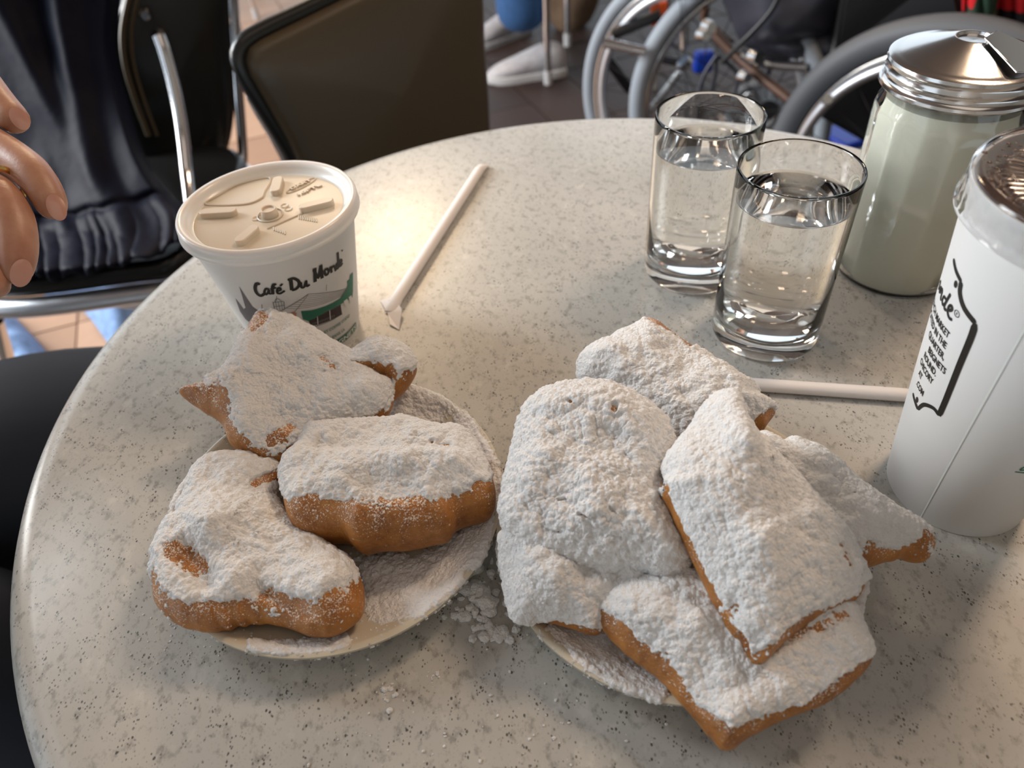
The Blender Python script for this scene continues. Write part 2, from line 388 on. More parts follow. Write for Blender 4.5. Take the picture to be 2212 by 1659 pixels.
def decal(cone, name, mt, parent, polys=(), strokes=(), off=0.0002, texts=()):
    """flat print on the cup: filled polygons, strokes and type, all in (arc, height) metres"""
    bm = bmesh.new()
    for pts in polys:
        vs = [bm.verts.new((u, z, 0)) for u, z in pts]
        try: bm.faces.new(vs)
        except Exception: pass
    bmesh.ops.triangulate(bm, faces=bm.faces)
    for _ in range(5):
        es = [e for e in bm.edges if e.calc_length() > 0.003]
        if not es: break
        bmesh.ops.subdivide_edges(bm, edges=es, cuts=1); bmesh.ops.triangulate(bm, faces=bm.faces)
    for pts, w in strokes:
        P = np.array(pts, float)
        if len(P) > 2: P = crom(P, max(6, len(P) * 5), closed=False)
        else: P = np.array([P[0] + (P[-1] - P[0]) * k / 6 for k in range(7)])
        D = np.gradient(P, axis=0); D /= np.linalg.norm(D, axis=1)[:, None] + 1e-12; N = np.stack([-D[:, 1], D[:, 0]], 1)
        n = len(P); W = np.full(n, w / 2.0)
        if n > 8: W[0] *= 0.55; W[-1] *= 0.55
        L = [bm.verts.new((*(P[i] + N[i] * W[i]), 0)) for i in range(n)]; R = [bm.verts.new((*(P[i] - N[i] * W[i]), 0)) for i in range(n)]
        for i in range(n - 1): bm.faces.new((L[i], R[i], R[i + 1], L[i + 1]))
    for (txt, u, z, h, sx, al, bold) in texts:
        c = bpy.data.curves.new('t', 'FONT'); c.body = txt; c.size = h / 0.73; c.align_x = al; c.offset = bold; c.resolution_u = 3
        o = bpy.data.objects.new('t', c); col.objects.link(o)
        bpy.context.view_layer.update()
        me = o.evaluated_get(bpy.context.evaluated_depsgraph_get()).to_mesh()
        b2 = bmesh.new(); b2.from_mesh(me)
        vm = [bm.verts.new((u + v.co.x * sx, z + v.co.y, 0)) for v in b2.verts]
        b2.verts.index_update()
        for f in b2.faces:
            try: bm.faces.new([vm[v.index] for v in f.verts])
            except Exception: pass
        b2.free(); o.evaluated_get(bpy.context.evaluated_depsgraph_get()).to_mesh_clear(); bpy.data.objects.remove(o); bpy.data.curves.remove(c)
    for v in bm.verts: v.co = cone.pos(v.co.x, v.co.y, off)
    bmesh.ops.recalc_face_normals(bm, faces=bm.faces)
    me = bpy.data.meshes.new(name); bm.to_mesh(me); bm.free()
    return link(name, me, mt, parent)

# ------------------------------------------------------------------ small hot cup (back left)
C1 = Cone(-0.1257, 0.3668, 0.0325, 0.0462, 0.0850)
cup = thing('paper_cup', 'small lidded white cup with a green market-hall print, behind the left plate', 'cup')
c = (C1.cx, C1.cy, T)
MB().lathe(c, [(0.0, 0.003), (0.0295, 0.003), (0.030, 0.0), (0.0320, 0.0), (0.0325, 0.0015), (C1.r(0.04), 0.04), (C1.r(0.0850), 0.0850), (0.0475, 0.0865), (0.0478, 0.088), (0.0465, 0.0885), (0.0448, 0.085), (0.031, 0.006), (0.0, 0.006)], 128).build('body', M['foam'], cup, angle=50)
lidp = [(0.0, 0.0852), (0.0405, 0.0852), (0.0425, 0.0860), (0.0440, 0.0885), (0.0450, 0.0902), (0.0466, 0.0912), (0.0482, 0.0910), (0.0490, 0.0895), (0.0492, 0.0872), (0.0488, 0.0862), (0.0494, 0.0852), (0.0496, 0.0838), (0.0490, 0.0826), (0.0478, 0.0818), (0.0473, 0.083), (0.0473, 0.0850)]
lid = MB().lathe(c, lidp, 128).build('lid', M['lid'], cup, angle=60)
ZD = 0.0853
MB().lathe(c, [(0.0, 0.0856), (0.0402, 0.0856), (0.0412, 0.0853)], 96).build('lid_disk', M['lidc'], lid)
def crop(X, Y, s, ox, oy): return (ox + X / s, oy + Y / s)
K = lambda X, Y: crop(X, Y, 3.606, 350, 320)
def onlid(X, Y, z): p = at(*K(X, Y), z=T + z); return (p[0], p[1])
def bar(p, q, w, z0, z1, name='tab'):
    p = np.array(onlid(*p, z1)); q = np.array(onlid(*q, z1)); d = (q - p) / np.linalg.norm(q - p); n = np.array([-d[1], d[0]]); pts = []
    for e, sgn in ((q, 1), (p, -1)):
        for k in range(9):
            a = -PI / 2 + PI * k / 8; pts.append(e + (d * math.cos(a) * sgn + n * math.sin(a) * sgn) * w)
    MB().prism(pts, T + z0, T + z1).build(name, M['lidc'], lid, bevel=0.0006, seg=3)
for p, q in (((330, 490), (535, 478)), ((900, 235), (880, 315)), ((1105, 445), (1290, 400)), ((705, 620), (610, 700))):
    bar(p, q, 0.0031, ZD - 0.001, ZD + 0.0036)
flap = [onlid(*p, ZD) for p in ((345, 445), (640, 445), (770, 400), (800, 350), (840, 240), (600, 290), (450, 370))]
fm = MB()
for off, z1 in ((0, 0.0013),):
    P = crom(flap, 90); 
    fm.tube([(x, y, T + ZD + 0.0006) for x, y in P], 0.00055, 6, close=True)
fm.build('tear_outline', M['lidc'], lid)
hc = onlid(845, 530, ZD)
MB().lathe((*hc, T), [(0.0, ZD - .0005), (0.0068, ZD - .0005), (0.0072, ZD + 0.0008), (0.0066, ZD + 0.0012)], 40).build('hub_ring', M['lidc'], lid)
MB().lathe((*hc, T), [(0.0047, ZD), (0.0044, ZD + 0.0042), (0.0040, ZD + 0.0048), (0.0034, ZD + 0.0046), (0.0032, ZD + 0.0038), (0.0, ZD + 0.0038)], 40).build('hub', M['lidc'], lid)
for X, Y in ((735, 555), (985, 480), (955, 455)):
    h = onlid(X, Y, ZD); MB().lathe((*h, T), [(0.0, ZD - 0.0004), (0.0016, ZD + 0.0005), (0.0021, ZD + 0.0008), (0.0024, ZD + 0.0002)], 20).build('vent', M['lidc'], lid)
r = MB()
for a, b_ in (((820, 635), (1095, 515)),): r.tube([(*onlid(*a, ZD), T + ZD + .0005), (*onlid(*b_, ZD), T + ZD + .0005)], 0.0005, 6)
for k in range(9):
    X = 1065 + k * 17; Y = 545 + (k * 3); r.tube([(*onlid(X, Y - 14, ZD), T + ZD + .0005), (*onlid(X + 6, Y + 14, ZD), T + ZD + .0005)], 0.0004, 6)
for k in range(6):
    X = 870 + k * 17; Y = 635 + k * 6; r.tube([(*onlid(X, Y - 12, ZD), T + ZD + .0005), (*onlid(X + 6, Y + 14, ZD), T + ZD + .0005)], 0.0004, 6)
e = [onlid(1085 + 115 * math.cos(a) * 0.98 - 0, 298 - 55 * math.cos(a) * 0.98 + 22 * math.sin(a), ZD) for a in np.linspace(0, 2 * PI, 30, endpoint=False)]
r.tube([(x, y, T + ZD + 0.0004) for x, y in e], 0.00045, 6, close=True)
r.build('embossed_marks', M['lidc'], lid)['kind'] = 'stuff'
def lid_text(txt, X, Y, X2, Y2, h, name):
    a = np.array(onlid(X, Y, ZD)); b_ = np.array(onlid(X2, Y2, ZD)); d = (b_ - a); L = np.linalg.norm(d); d /= L
    cu = bpy.data.curves.new('t', 'FONT'); cu.body = txt; cu.size = h; cu.extrude = 0.0005; cu.offset = 0.00008
    o = bpy.data.objects.new('t', cu); col.objects.link(o); bpy.context.view_layer.update()
    me = bpy.data.meshes.new_from_object(o.evaluated_get(bpy.context.evaluated_depsgraph_get())); bpy.data.objects.remove(o)
    w = max(v.co.x for v in me.vertices); k = L / w
    for v in me.vertices:
        x, y, z = v.co.x * k, v.co.y, v.co.z; v.co = (a[0] + d[0] * x - d[1] * y, a[1] + d[1] * x + d[0] * y, T + ZD + 0.0007 + z)
    link(name, me, M['lidc'], lid)
lid_text('DART', 1010, 335, 1170, 262, 0.0034, 'embossed_lettering')
lid_text('16FTL', 1055, 385, 1250, 300, 0.0036, 'embossed_lettering')
# print
U = lambda pts: C1.uv([K(*p) for p in pts])
sq = lambda p: (720 + (p[0] - 720) * 0.945, p[1] + (p[0] - 720) * 0.018)
B = 0.00125
let = [([(765, 1062), (740, 1052), (727, 1085), (738, 1122), (765, 1147), (790, 1140), (803, 1128)], 1.35),
       ([(842, 1098), (818, 1090), (803, 1115), (812, 1137), (833, 1122), (841, 1097), (842, 1128), (862, 1128)], 1.0),
       ([(898, 1062), (880, 1055), (869, 1085), (873, 1135)], 1.25), ([(853, 1095), (898, 1080)], 0.9),
       ([(905, 1108), (935, 1098), (926, 1080), (908, 1096), (912, 1125), (935, 1126), (970, 1103)], 1.0), ([(932, 1068), (950, 1050)], 0.9),
       ([(1018, 1018), (1028, 1098)], 1.5), ([(993, 1022), (1040, 1008), (1082, 1028), (1086, 1060), (1062, 1088), (1025, 1100)], 1.3),
       ([(1100, 1035), (1107, 1075), (1130, 1070), (1142, 1027)], 1.1), ([(1143, 1020), (1150, 1065), (1175, 1052)], 1.1),
       ([(1215, 925), (1218, 1032)], 1.5), ([(1205, 930), (1243, 1000), (1264, 905)], 1.4), ([(1264, 900), (1276, 1003)], 1.5),
       ([(1312, 925), (1296, 945), (1303, 975), (1322, 968), (1328, 940), (1310, 925)], 1.15),
       ([(1344, 912), (1354, 958)], 1.2), ([(1350, 930), (1366, 908), (1379, 912), (1386, 945)], 1.1),
       ([(1407, 882), (1393, 895), (1397, 925), (1410, 915)], 1.1), ([(1403, 800), (1414, 920)], 1.35),
       ([(1420, 890), (1437, 868), (1428, 855), (1418, 880), (1428, 903), (1445, 880)], 1.0), ([(1438, 782), (1443, 788)], 0.9)]
decal(C1, 'script_lettering', M['ink'], cup, strokes=[(U([sq(q) for q in p]), B * w) for p, w in let], off=0.00035)
decal(C1, 'print_grey', M['greyink'], cup, polys=[U([(601, 1075), (648, 1150), (705, 1235), (655, 1250), (625, 1150)]), U([(574, 1168), (640, 1260), (612, 1275)]),
      U([(610, 1270), (655, 1240), (705, 1235), (745, 1262), (748, 1320), (700, 1370), (650, 1330)])])
L = 0.00022
lines = [([(865, 1200), (885, 1290)], L * 1.5), ([(950, 1195), (955, 1250)], L * 1.5), ([(862, 1200), (948, 1190)], L * 1.5), ([(870, 1235), (952, 1222)], L * 1.5), ([(885, 1195), (900, 1270)], L), ([(905, 1193), (920, 1260)], L), ([(928, 1192), (938, 1255)], L), ([(880, 1200), (893, 1168), (935, 1193)], L * 1.5), ([(893, 1185), (893, 1150)], L), ([(885, 1275), (955, 1255)], L),
         ([(930, 1262), (1140, 1135)], L * 1.4), ([(1140, 1135), (1430, 1092)], L * 1.4), ([(1035, 1270), (1140, 1135)], L), ([(920, 1265), (1000, 1300)], L * 1.2), ([(1280, 1060), (1277, 1110)], L)]
for k in range(7):
    f = (k + 1) / 8; lines.append(([(1140 - 95 * f, 1135 + 130 * f), (1430 - 10 * f, 1092 + 50 * f)], L * 0.9))
    lines.append(([(1140 - 205 * f, 1137 + 122 * f), (1140 - 100 * f, 1135 + 130 * f)], L * 0.9))
for k in range(14):
    X = 1168 + k * 13; Y = 1385 - k * 5; lines.append(([(X, Y - 22), (X + 2, Y + 12)], L * 1.3))
lines += [([(1163, 1365), (1345, 1298)], L * 1.3), ([(1165, 1395), (1348, 1325)], L * 1.3), ([(740, 1262), (760, 1330)], L), ([(778, 1215), (782, 1262)], L * 1.4)]
decal(C1, 'line_drawing', M['greyink'], cup, strokes=[(U(p), w) for p, w in lines], off=0.0003)
decal(C1, 'awning_print', M['green'], cup, polys=[U([(1082, 1268), (1160, 1262), (1290, 1222), (1385, 1170), (1425, 1110), (1483, 1122), (1481, 1160), (1405, 1205), (1290, 1262), (1140, 1345), (1098, 1332)]),
      U([(1425, 1110), (1445, 1065), (1440, 1035), (1460, 1020), (1462, 990), (1484, 965), (1484, 1122)])], off=0.00028)
decal(C1, 'arcade_print', M['darkink'], cup, polys=[U([(1140, 1345), (1290, 1268), (1390, 1218), (1405, 1290), (1345, 1325), (1210, 1375), (1160, 1378)])], off=0.00026)
decal(C1, 'arch_print', M['whiteink'], cup, polys=[U([(1412, 1190), (1438, 1172), (1448, 1205), (1436, 1228), (1418, 1225)]), U([(1450, 1160), (1472, 1145), (1476, 1180), (1462, 1205)]), U([(1206, 1310), (1210, 1372), (1216, 1372), (1212, 1306)]), U([(1300, 1262), (1306, 1335), (1312, 1335), (1306, 1262)]), U([(1388, 1220), (1400, 1290), (1406, 1290), (1394, 1218)])], off=0.00034)
decal(C1, 'wall_print', M['pinkink'], cup, polys=[U([(960, 1295), (1032, 1270), (1045, 1285), (1050, 1345), (1010, 1328)])], off=0.00026)
u1, z1 = U([(1330, 1400)])[0]; u2, z2 = U([(1370, 1440)])[0]; u3, z3 = U([(1420, 1480)])[0]
decal(C1, 'green_lettering', M['green'], cup, off=0.0003, texts=[('MARKET COFFEE STAND', u1 + 0.001, z1 - 0.0010, 0.0021, 0.92, 'CENTER', 0.00003), ('ORLEANS, LA', u2 - 0.002, z2 - 0.0016, 0.0021, 0.92, 'CENTER', 0.00003)])
bw, bh = 0.0155, 0.0052
decal(C1, 'banner_print', M['green'], cup, off=0.00026, polys=[[(u3 - bw, z3 - bh / 2), (u3 + bw, z3 - bh / 2), (u3 + bw, z3 + bh / 2), (u3 - bw, z3 + bh / 2)]])
decal(C1, 'banner_lettering', M['whiteink'], cup, off=0.00036, texts=[('BEIGNETS', u3, z3 - 0.0018, 0.0036, 1.35, 'CENTER', 0.00012)])

# ------------------------------------------------------------------ tall cold cup (right edge)
C2 = Cone(0.206, 0.2075, 0.0297, 0.0440, 0.1535)
cup2 = thing('paper_cup', 'tall white paper cup with a clear plastic lid at the right edge', 'cup')
c = (C2.cx, C2.cy, T)
MB().lathe(c, [(0.0, 0.005), (0.0268, 0.005), (0.0272, 0.0), (0.0292, 0.0), (0.0298, 0.0010), (C2.r(0.08), 0.08), (C2.r(0.1535), 0.1535), (0.0446, 0.1552), (0.0444, 0.1568), (0.0436, 0.1566), (0.0428, 0.153), (0.0290, 0.008), (0.0, 0.008)], 160).build('body', M['paper'], cup2, angle=50)
MB().lathe(c, [(0.0, 0.146), (0.0418, 0.146)], 64).build('drink', M['coffee'], cup2)
def frill(r, z, t, i): return r + (0.00035 * math.sin(t * 44) if 0.147 < z < 0.1525 and r > 0.045 else 0)
lo = [(0.0, 0.1610), (0.012, 0.1610), (0.0205, 0.1604), (0.0215, 0.1575), (0.0225, 0.1560), (0.0340, 0.1556), (0.0385, 0.1562), (0.0415, 0.1590), (0.0432, 0.1598), (0.0447, 0.1590), (0.0454, 0.1572), (0.0455, 0.1525), (0.0458, 0.1500), (0.0459, 0.1475), (0.0466, 0.1462), (0.0468, 0.1450)]
li = [(max(0, r - 0.0006), z - 0.0006) for r, z in lo[::-1]]
lid2 = MB().lathe(c, lo + li, 220, rfun=frill).build('lid', M['clear'], cup2, angle=60)
rb = MB()
for k in range(64):
    a = 2 * PI * k / 64; rb.tube([(c[0] + q * math.cos(a), c[1] + q * math.sin(a), T + z) for q, z in ((0.0245, 0.1563), (0.027, 0.1570), (0.033, 0.1570), (0.0355, 0.1562))], [0.0002, 0.0007, 0.0007, 0.0002], 6)
o = rb.build('lid_rib', M['clear'], lid2); o['kind'] = 'stuff'
sp = MB(); rr = random.Random(8)
for k in range(60):
    a = rr.uniform(1.4, 4.4); q = rr.uniform(0.036, 0.0425); rad = rr.uniform(0.0003, 0.0012)
    sp.lathe((c[0] + q * math.cos(a), c[1] + q * math.sin(a), T + 0.1566 + max(0, q - 0.0385) * 0.9), [(0, 0), (rad, 0.0001), (rad * 0.7, rad * 0.4), (0, rad * 0.5)], 8)
o = sp.build('coffee_splash', M['coffee'], lid2); o['kind'] = 'stuff'
Q = lambda X, Y: crop(X, Y, 4.365, 1930, 540)
U2 = lambda pts: C2.uv([Q(*p) for p in pts])
bord = [(570, 82), (590, 190), (642, 300), (628, 400), (665, 540), (775, 690), (735, 820), (620, 1100), (500, 1400), (432, 1560), (380, 1490), (290, 1458), (233, 1500), (205, 1430), (186, 1350)]
W = 0.0024
ub = U2(bord)
strk = [([ub[0], ub[1], ub[2]], W * 0.75), ([ub[2], ub[3], ub[4], ub[5]], W * .95), (ub[5:10], W * 0.0 + 0.0026), ([ub[9], ub[10], ub[11], ub[12]], W * .75), ([ub[12], ub[13], ub[14]], W * .75)]
dot = []
for X, Y in ((590, 322), (225, 1412)):
    u, z = U2([(X, Y)])[0]; dot.append([(u + 0.0011 * math.cos(a), z + 0.0015 * math.sin(a)) for a in np.linspace(0, 2 * PI, 14, endpoint=False)])
decal(C2, 'panel_border', M['ink'], cup2, strokes=strk, polys=dot, off=0.0002)
decal(C2, 'script_lettering', M['ink'], cup2, strokes=[([(a * .001, b * .001) for a, b in p], 0.0010 * w) for p, w in [
    ([(-73.5, 111), (-75, 109.5), (-74, 107.6), (-72.6, 108.6), (-73.5, 111)], 1.1), ([(-71.2, 107.4), (-70.4, 111), (-70.1, 108)], 1.2), ([(-70.1, 108.2), (-68.8, 111), (-67.9, 110.6), (-67.6, 107.8), (-66.6, 107.6)], 1.2),
    ([(-63.2, 110.8), (-65.2, 110.4), (-65.6, 108.4), (-64.4, 107.3), (-62.9, 108.8)], 1.2), ([(-61.4, 114.8), (-62.4, 111), (-62.9, 108), (-62, 107.1), (-60.7, 107.8)], 1.35),
    ([(-60.5, 108.4), (-58.6, 109.4), (-57.9, 110.8), (-59, 111.3), (-60.1, 109.6), (-59.5, 107.3), (-57.8, 106.4), (-56.2, 107.0)], 1.3)]], off=0.0002)
tx = []
for s_, uu_, zz_ in (('FRENCH MARKET', -.0550, .0985), ('LOCATED IN THE', -.0546, .0935), ('QUARTER,', -.0536, .0885), ('BEIGNETS', -.0508, .0834), ('ROUND.', -.0547, .0785), ('CHICORY', -.0551, .0736), ('AT', -.0628, .0688), ('.COM', -.0580, .0638)):
    tx.append((s_, uu_, zz_, 0.0031, 0.74, 'RIGHT', 0.00010))
u, z = U2([(600, 600)])[0]; tx.append(('R', u, z - 0.0006, 0.0012, 0.8, 'CENTER', 0.00003))
decal(C2, 'panel_lettering', M['ink'], cup2, texts=tx, off=0.0002, strokes=[([(u + 0.0013 * math.cos(a), z + 0.0013 * math.sin(a)) for a in np.linspace(0, 2 * PI, 13)], 0.0003)])
sm = U2([(1231, 690), (1100, 920), (720, 1659)])
a_, b_ = C2.uv([(2173, 783), (1988, 1118)])
decal(C2, 'seam', M['lid'], cup2, strokes=[([a_, b_], 0.0007), ([a_, (a_[0] + (a_[0] - b_[0]) * .45, a_[1] + (a_[1] - b_[1]) * .45)], 0.0006)], off=0.00025)
gu, gz = C2.uv([(2205, 1015)])[0]
o = decal(C2, 'side_lettering', M['green'], cup2, off=0.0002, strokes=[([(gu + .0012, gz + .003), (gu - .0002, gz + 0.001), (gu + .0002, gz - .0002), (gu + .003, gz + .0015)], 0.0007), ([(gu - 0.0015, gz - 0.0016), (gu + 0.012, gz - 0.0016)], 0.0006), ([(gu + 0.0035, gz + 0.024), (gu + 0.012, gz + 0.026)], 0.0008)]); o['kind'] = 'stuff'

# ------------------------------------------------------------------ water glasses
def tumbler(x, y, wl, label):
    g = thing('water_glass', label, 'glass', 'water glasses by the sugar jar')
    c = (x, y, T)
    out = [(0.0, 0.0008), (0.0265, 0.0008), (0.0275, 0.0), (0.0290, 0.0008), (0.0302, 0.0030), (0.0304, 0.0075), (0.0304, 0.050), (0.0309, 0.1045)]
    rim = [(0.03092, 0.1056), (0.0305, 0.1064), (0.0299, 0.1063), (0.0295, 0.1052)]
    inn = [(0.0293, 0.095), (0.0290, 0.085), (0.0285, 0.050), (0.0283, 0.018), (0.0270, 0.0125), (0.022, 0.0105), (0.0, 0.0100)]
    MB().lathe(c, out + rim + inn, 144).build('tumbler', M['glass'], g, angle=70)
    ri = lambda z: np.interp(z, [0.0105, 0.0125, 0.018, 0.05, 0.10], [0.022, 0.0270, 0.0283, 0.0285, 0.02918]) - 0.00008
    w = [(0.0, 0.01012), (0.0215, 0.01062), (ri(0.0127), 0.0127), (ri(0.018), 0.018), (ri(0.05), 0.05), (ri(wl), wl), (ri(wl) - 0.0006, wl - 0.0006), (ri(wl) - 0.0018, wl - 0.0009), (0.0, wl - 0.0009)]
    MB().lathe(c, w, 144).build('water', M['water'], g, angle=50)
    return g
tumbler(0.1523, 0.3298, 0.0895, 'front one of two straight water glasses, nearest the right plate')
tumbler(0.12435, 0.3981, 0.0868, 'rear one of two straight water glasses, nearest the table rim')

# ------------------------------------------------------------------ sugar jar
sh = thing('sugar_shaker', 'fluted glass sugar jar with a shiny steel pouring lid', 'shaker')
sx, sy = 0.2526, 0.3827
def flute(r, z, t, i):
    if 0.018 < z < 0.105:
        q = (t + 0.1) % (2 * PI / 14) - PI / 14
        return r * min(1.0, math.cos(PI / 14) / math.cos(q) * 1.004)
    return r
go = [(0.0, 0.001), (0.030, 0.001), (0.0335, 0.0), (0.0358, 0.0018), (0.0364, 0.006), (0.0364, 0.014), (0.0364, 0.020), (0.0368, 0.026), (0.0376, 0.060), (0.0386, 0.098), (0.0386, 0.104), (0.0378, 0.108), (0.0362, 0.112), (0.0360, 0.121)]
gi = [(0.0346, 0.121), (0.0346, 0.112), (0.0371, 0.103), (0.0363, 0.06), (0.0352, 0.020), (0.0351, 0.007), (0.0335, 0.0030), (0.0, 0.0028)]
MB().lathe((sx, sy, T), go + gi, 168, rfun=flute).build('jar', M['glass'], sh, angle=50)
si = [(0.0, 0.0029), (0.0333, 0.0031), (0.0350, 0.0071), (0.0351, 0.020), (0.0362, 0.06), (0.0370, 0.103), (0.0352, 0.108), (0.0345, 0.112), (0.0, 0.113)]
MB().lathe((sx, sy, T), si, 168, rfun=lambda r, z, t, i: flute(r, z, t, i) - 0.0001).build('sugar_fill', M['shaker_sugar'], sh, angle=50)
lp = [(0.0372, 0.1178), (0.0392, 0.1178), (0.0402, 0.1190), (0.0400, 0.1205), (0.0386, 0.1212), (0.0378, 0.1225), (0.0378, 0.1245), (0.0386, 0.1262), (0.0378, 0.1285), (0.0381, 0.1300), (0.0388, 0.1312), (0.0384, 0.1328), (0.0366, 0.1338), (0.0345, 0.1340), (0.0325, 0.1352), (0.0230, 0.1425), (0.0150, 0.1482), (0.0112, 0.1512), (0.0100, 0.1520)]
# the cone is lower than the tip because the camera looks down on it
kz = lambda z: 0.134 + (z - 0.134) * 0.47 if z > 0.134 else z
lp = [(r, kz(z)) for r, z in lp] + [(0.0094, kz(0.1524)), (0.0086, kz(0.1520)), (0.0080, kz(0.1490)), (0.0, kz(0.1486))]
fd = math.atan2(*(at(2190, 110, z=T + 0.14) - np.array([sx, sy, 0]))[[1, 0]])
def dent(r, z, t, i):
    if z > 0.1345 and r > 0.008:
        d = math.cos(t - fd)
        if d > math.cos(0.62): return min(r, max(r * math.cos(0.62) / d, 0.0085)) * 0.99
    return r
MB().lathe((sx, sy, T), lp, 200, rfun=dent).build('steel_lid', M['steel'], sh, angle=35)
R3 = np.array([[math.cos(fd), -math.sin(fd), 0], [math.sin(fd), math.cos(fd), 0], [0, 0, 1]])
sl = math.atan2(0.0185 * 0.47, 0.0245)
Rf = R3 @ np.array([[math.cos(sl), 0, math.sin(sl)], [0, 1, 0], [-math.sin(sl), 0, math.cos(sl)]])
cf = np.array([sx, sy, T]) + R3 @ np.array([0.0185, 0, 0.1408])
pts = [(-0.0125, -0.0065), (0.0125, -0.0165), (0.0150, -0.0120), (0.0155, 0.0120), (0.0125, 0.0165), (-0.0125, 0.0065)]
MB().prism(pts, -0.0005, 0.0005, M=lambda x, y, z: cf + Rf @ np.array([x, y, z])).build('pour_flap', M['chrome'], sh, bevel=0.0003, seg=2)

# ------------------------------------------------------------------ straws
def straw(p0, p1, label, tail):
    s = thing('wrapped_straw', label, 'straw', 'wrapped straws on the table')
    a = at(*p0, z=T + 0.0034); b_ = at(*p1, z=T + 0.0034); d = b_ - a; d /= np.linalg.norm(d); n = np.cross([0, 0, 1], d)
    m = MB(); V = []; N = 16; L = np.linalg.norm(b_ - a); rs = [0.0, 0.006, 0.012, L * .3, L * .6, L - 0.012, L - 0.005, L]
    fl = [0.25, 0.7, 1, 1, 1, 1, 0.7, 0.25] if tail else [0.45, 0.9, 1, 1, 1, 1, 0.9, 0.45]
    for q, f in zip(rs, fl):
        for k in range(N):
            t = 2 * PI * k / N; V.append(a + d * q + n * (0.0040 + 0.0009 * (1 - f)) * math.cos(t) + np.array([0, 0, 0.0033 * f * math.sin(t) - 0.0033 * (1 - f) * 0.9]))
    F = [(i * N + k, i * N + (k + 1) % N, (i + 1) * N + (k + 1) % N, (i + 1) * N + k) for i in range(len(rs) - 1) for k in range(N)]
    F += [tuple(range(N)), tuple((len(rs) - 1) * N + k for k in range(N))]
    m.add(V, F).build('straw_wrapper', M['straw'], s, angle=60)
    e = MB(); e.tube([a + d * 0.008 + n * 0.0040 + np.array([0, 0, 0.0004]), b_ - d * 0.008 + n * 0.0040 + np.array([0, 0, 0.0004])], 0.0004, 6)
    e.build('paper_seam', M['straw'], s)
    if tail:
        P = [at(*q, z=T + z_) for q, z_ in (((822, 650), .0006), ((850, 640), .004), ((868, 668), .0035), ((862, 712), .0006), ((842, 700), .0012), ((838, 678), .0010))]
        V = [p for p in P] + [p + np.array([0, 0, -0.0004]) for p in P]
        tl = MB().add(V, [(0, 1, 2), (0, 2, 5), (5, 2, 3), (5, 3, 4), (6, 8, 7), (6, 11, 8), (11, 9, 8), (11, 10, 9)] + [(i, (i + 1) % 6, 6 + (i + 1) % 6, 6 + i) for i in range(6)])
        tl.build('torn_paper_end', M['straw'], s, smooth=False)
    return s
straw((843, 668), (1046, 352), 'paper-wrapped straw lying alone in the middle, beside the small cup', True)
straw((1560, 826), (1995, 856), 'paper-wrapped straw lying between the right beignets and the tall cup', False)

# ------------------------------------------------------------------ plates
PP = [(0.0, 0.0035), (0.036, 0.0035), (0.038, 0.0), (0.0415, 0.0), (0.043, 0.0030), (0.058, 0.0062), (0.070, 0.0108), (0.0765, 0.0150), (0.0783, 0.0170),
      (0.0783, 0.0184), (0.0768, 0.0190), (0.0750, 0.0182), (0.0680, 0.0135), (0.0560, 0.0088), (0.0420, 0.0068), (0.0, 0.0062)]
PIN = [(0.0, 0.0062), (0.0420, 0.0068), (0.0560, 0.0088), (0.0680, 0.0135), (0.0750, 0.0182), (0.0768, 0.0190), (0.0783, 0.0184), (0.0783, 0.0170), (0.0765, 0.0150)]
def seg_dist(P, A, B):
    d = B - A; L = (d * d).sum() + 1e-12; t = np.clip(((P - A) @ d) / L, 0, 1)
    return np.linalg.norm(P - (A + t[..., None] * d), axis=-1)
def field(PX, items, pxm):
    """sum of soft spots; item = (points in photo pixels, radius px, amount)"""
    s = np.zeros(PX.shape[:-1])
    for pts, r, a in items:
        pts = [np.array(p, float) for p in pts]
        if len(pts) == 1: d = np.linalg.norm(PX - pts[0], axis=-1)
        else: d = np.min([seg_dist(PX, pts[i], pts[i + 1]) for i in range(len(pts) - 1)], axis=0)
        s += a * np.exp(-(d / r) ** 2)
    return s
def grid_faces(J, N, closed=True):
    j, i = np.meshgrid(np.arange(J - 1), np.arange(N if closed else N - 1), indexing='ij'); k = (i + 1) % N
    return np.stack([j * N + i, j * N + k, (j + 1) * N + k, (j + 1) * N + i], -1).reshape(-1, 4)
def grid_normals(V):
    a = np.roll(V, -1, 1) - np.roll(V, 1, 1); b = np.gradient(V, axis=0)
    n = np.cross(a, b); return n / (np.linalg.norm(n, axis=-1, keepdims=True) + 1e-12)
def sugar_layer(V, Nn, m, t0, seed, grain=1.0):
    """lift a copy of surface V along Nn where coverage m > 0, sink it where m < 0"""
    g = noise(V, 0.0042, seed + 3) * 0.35 + (grains(V, 0.0029, seed + 5) - 0.5) * 0.85 + (grains(V, 0.0015, seed + 7) - 0.5) * 0.55
    lum = 0.5 + 0.5 * noise(V, 0.0075, seed + 9)
    th = t0 * np.clip(m * 2.2, -1, 1) ** 1
    th = np.where(m > 0, th * (0.75 + 0.5 * lum) + g * 0.00095 * grain * np.clip(m * 3, 0.25, 1), -0.0006)
    th = np.where((m > 0), np.maximum(th, -0.0004), th)
    gr = noise(V, 0.0015, seed + 31) * 0.6 + noise(V, 0.0009, seed + 33) * 0.5
    th = np.where((m <= 0) & (m > -0.75) & (gr > 0.24 - m * 0.62), 0.00028 + 0.0004 * (gr - 0.24), th)
    return V + Nn * th[..., None], th
def keep_faces(F, th, thr=-0.0001):
    t = th.reshape(-1)[F]; return F[(t.max(axis=1) > thr)]
def ragged(V, seed): return noise(V, 0.008, seed + 11) * 0.35 + noise(V, 0.0028, seed + 12) * 0.40 + noise(V, 0.0013, seed + 13) * 0.50

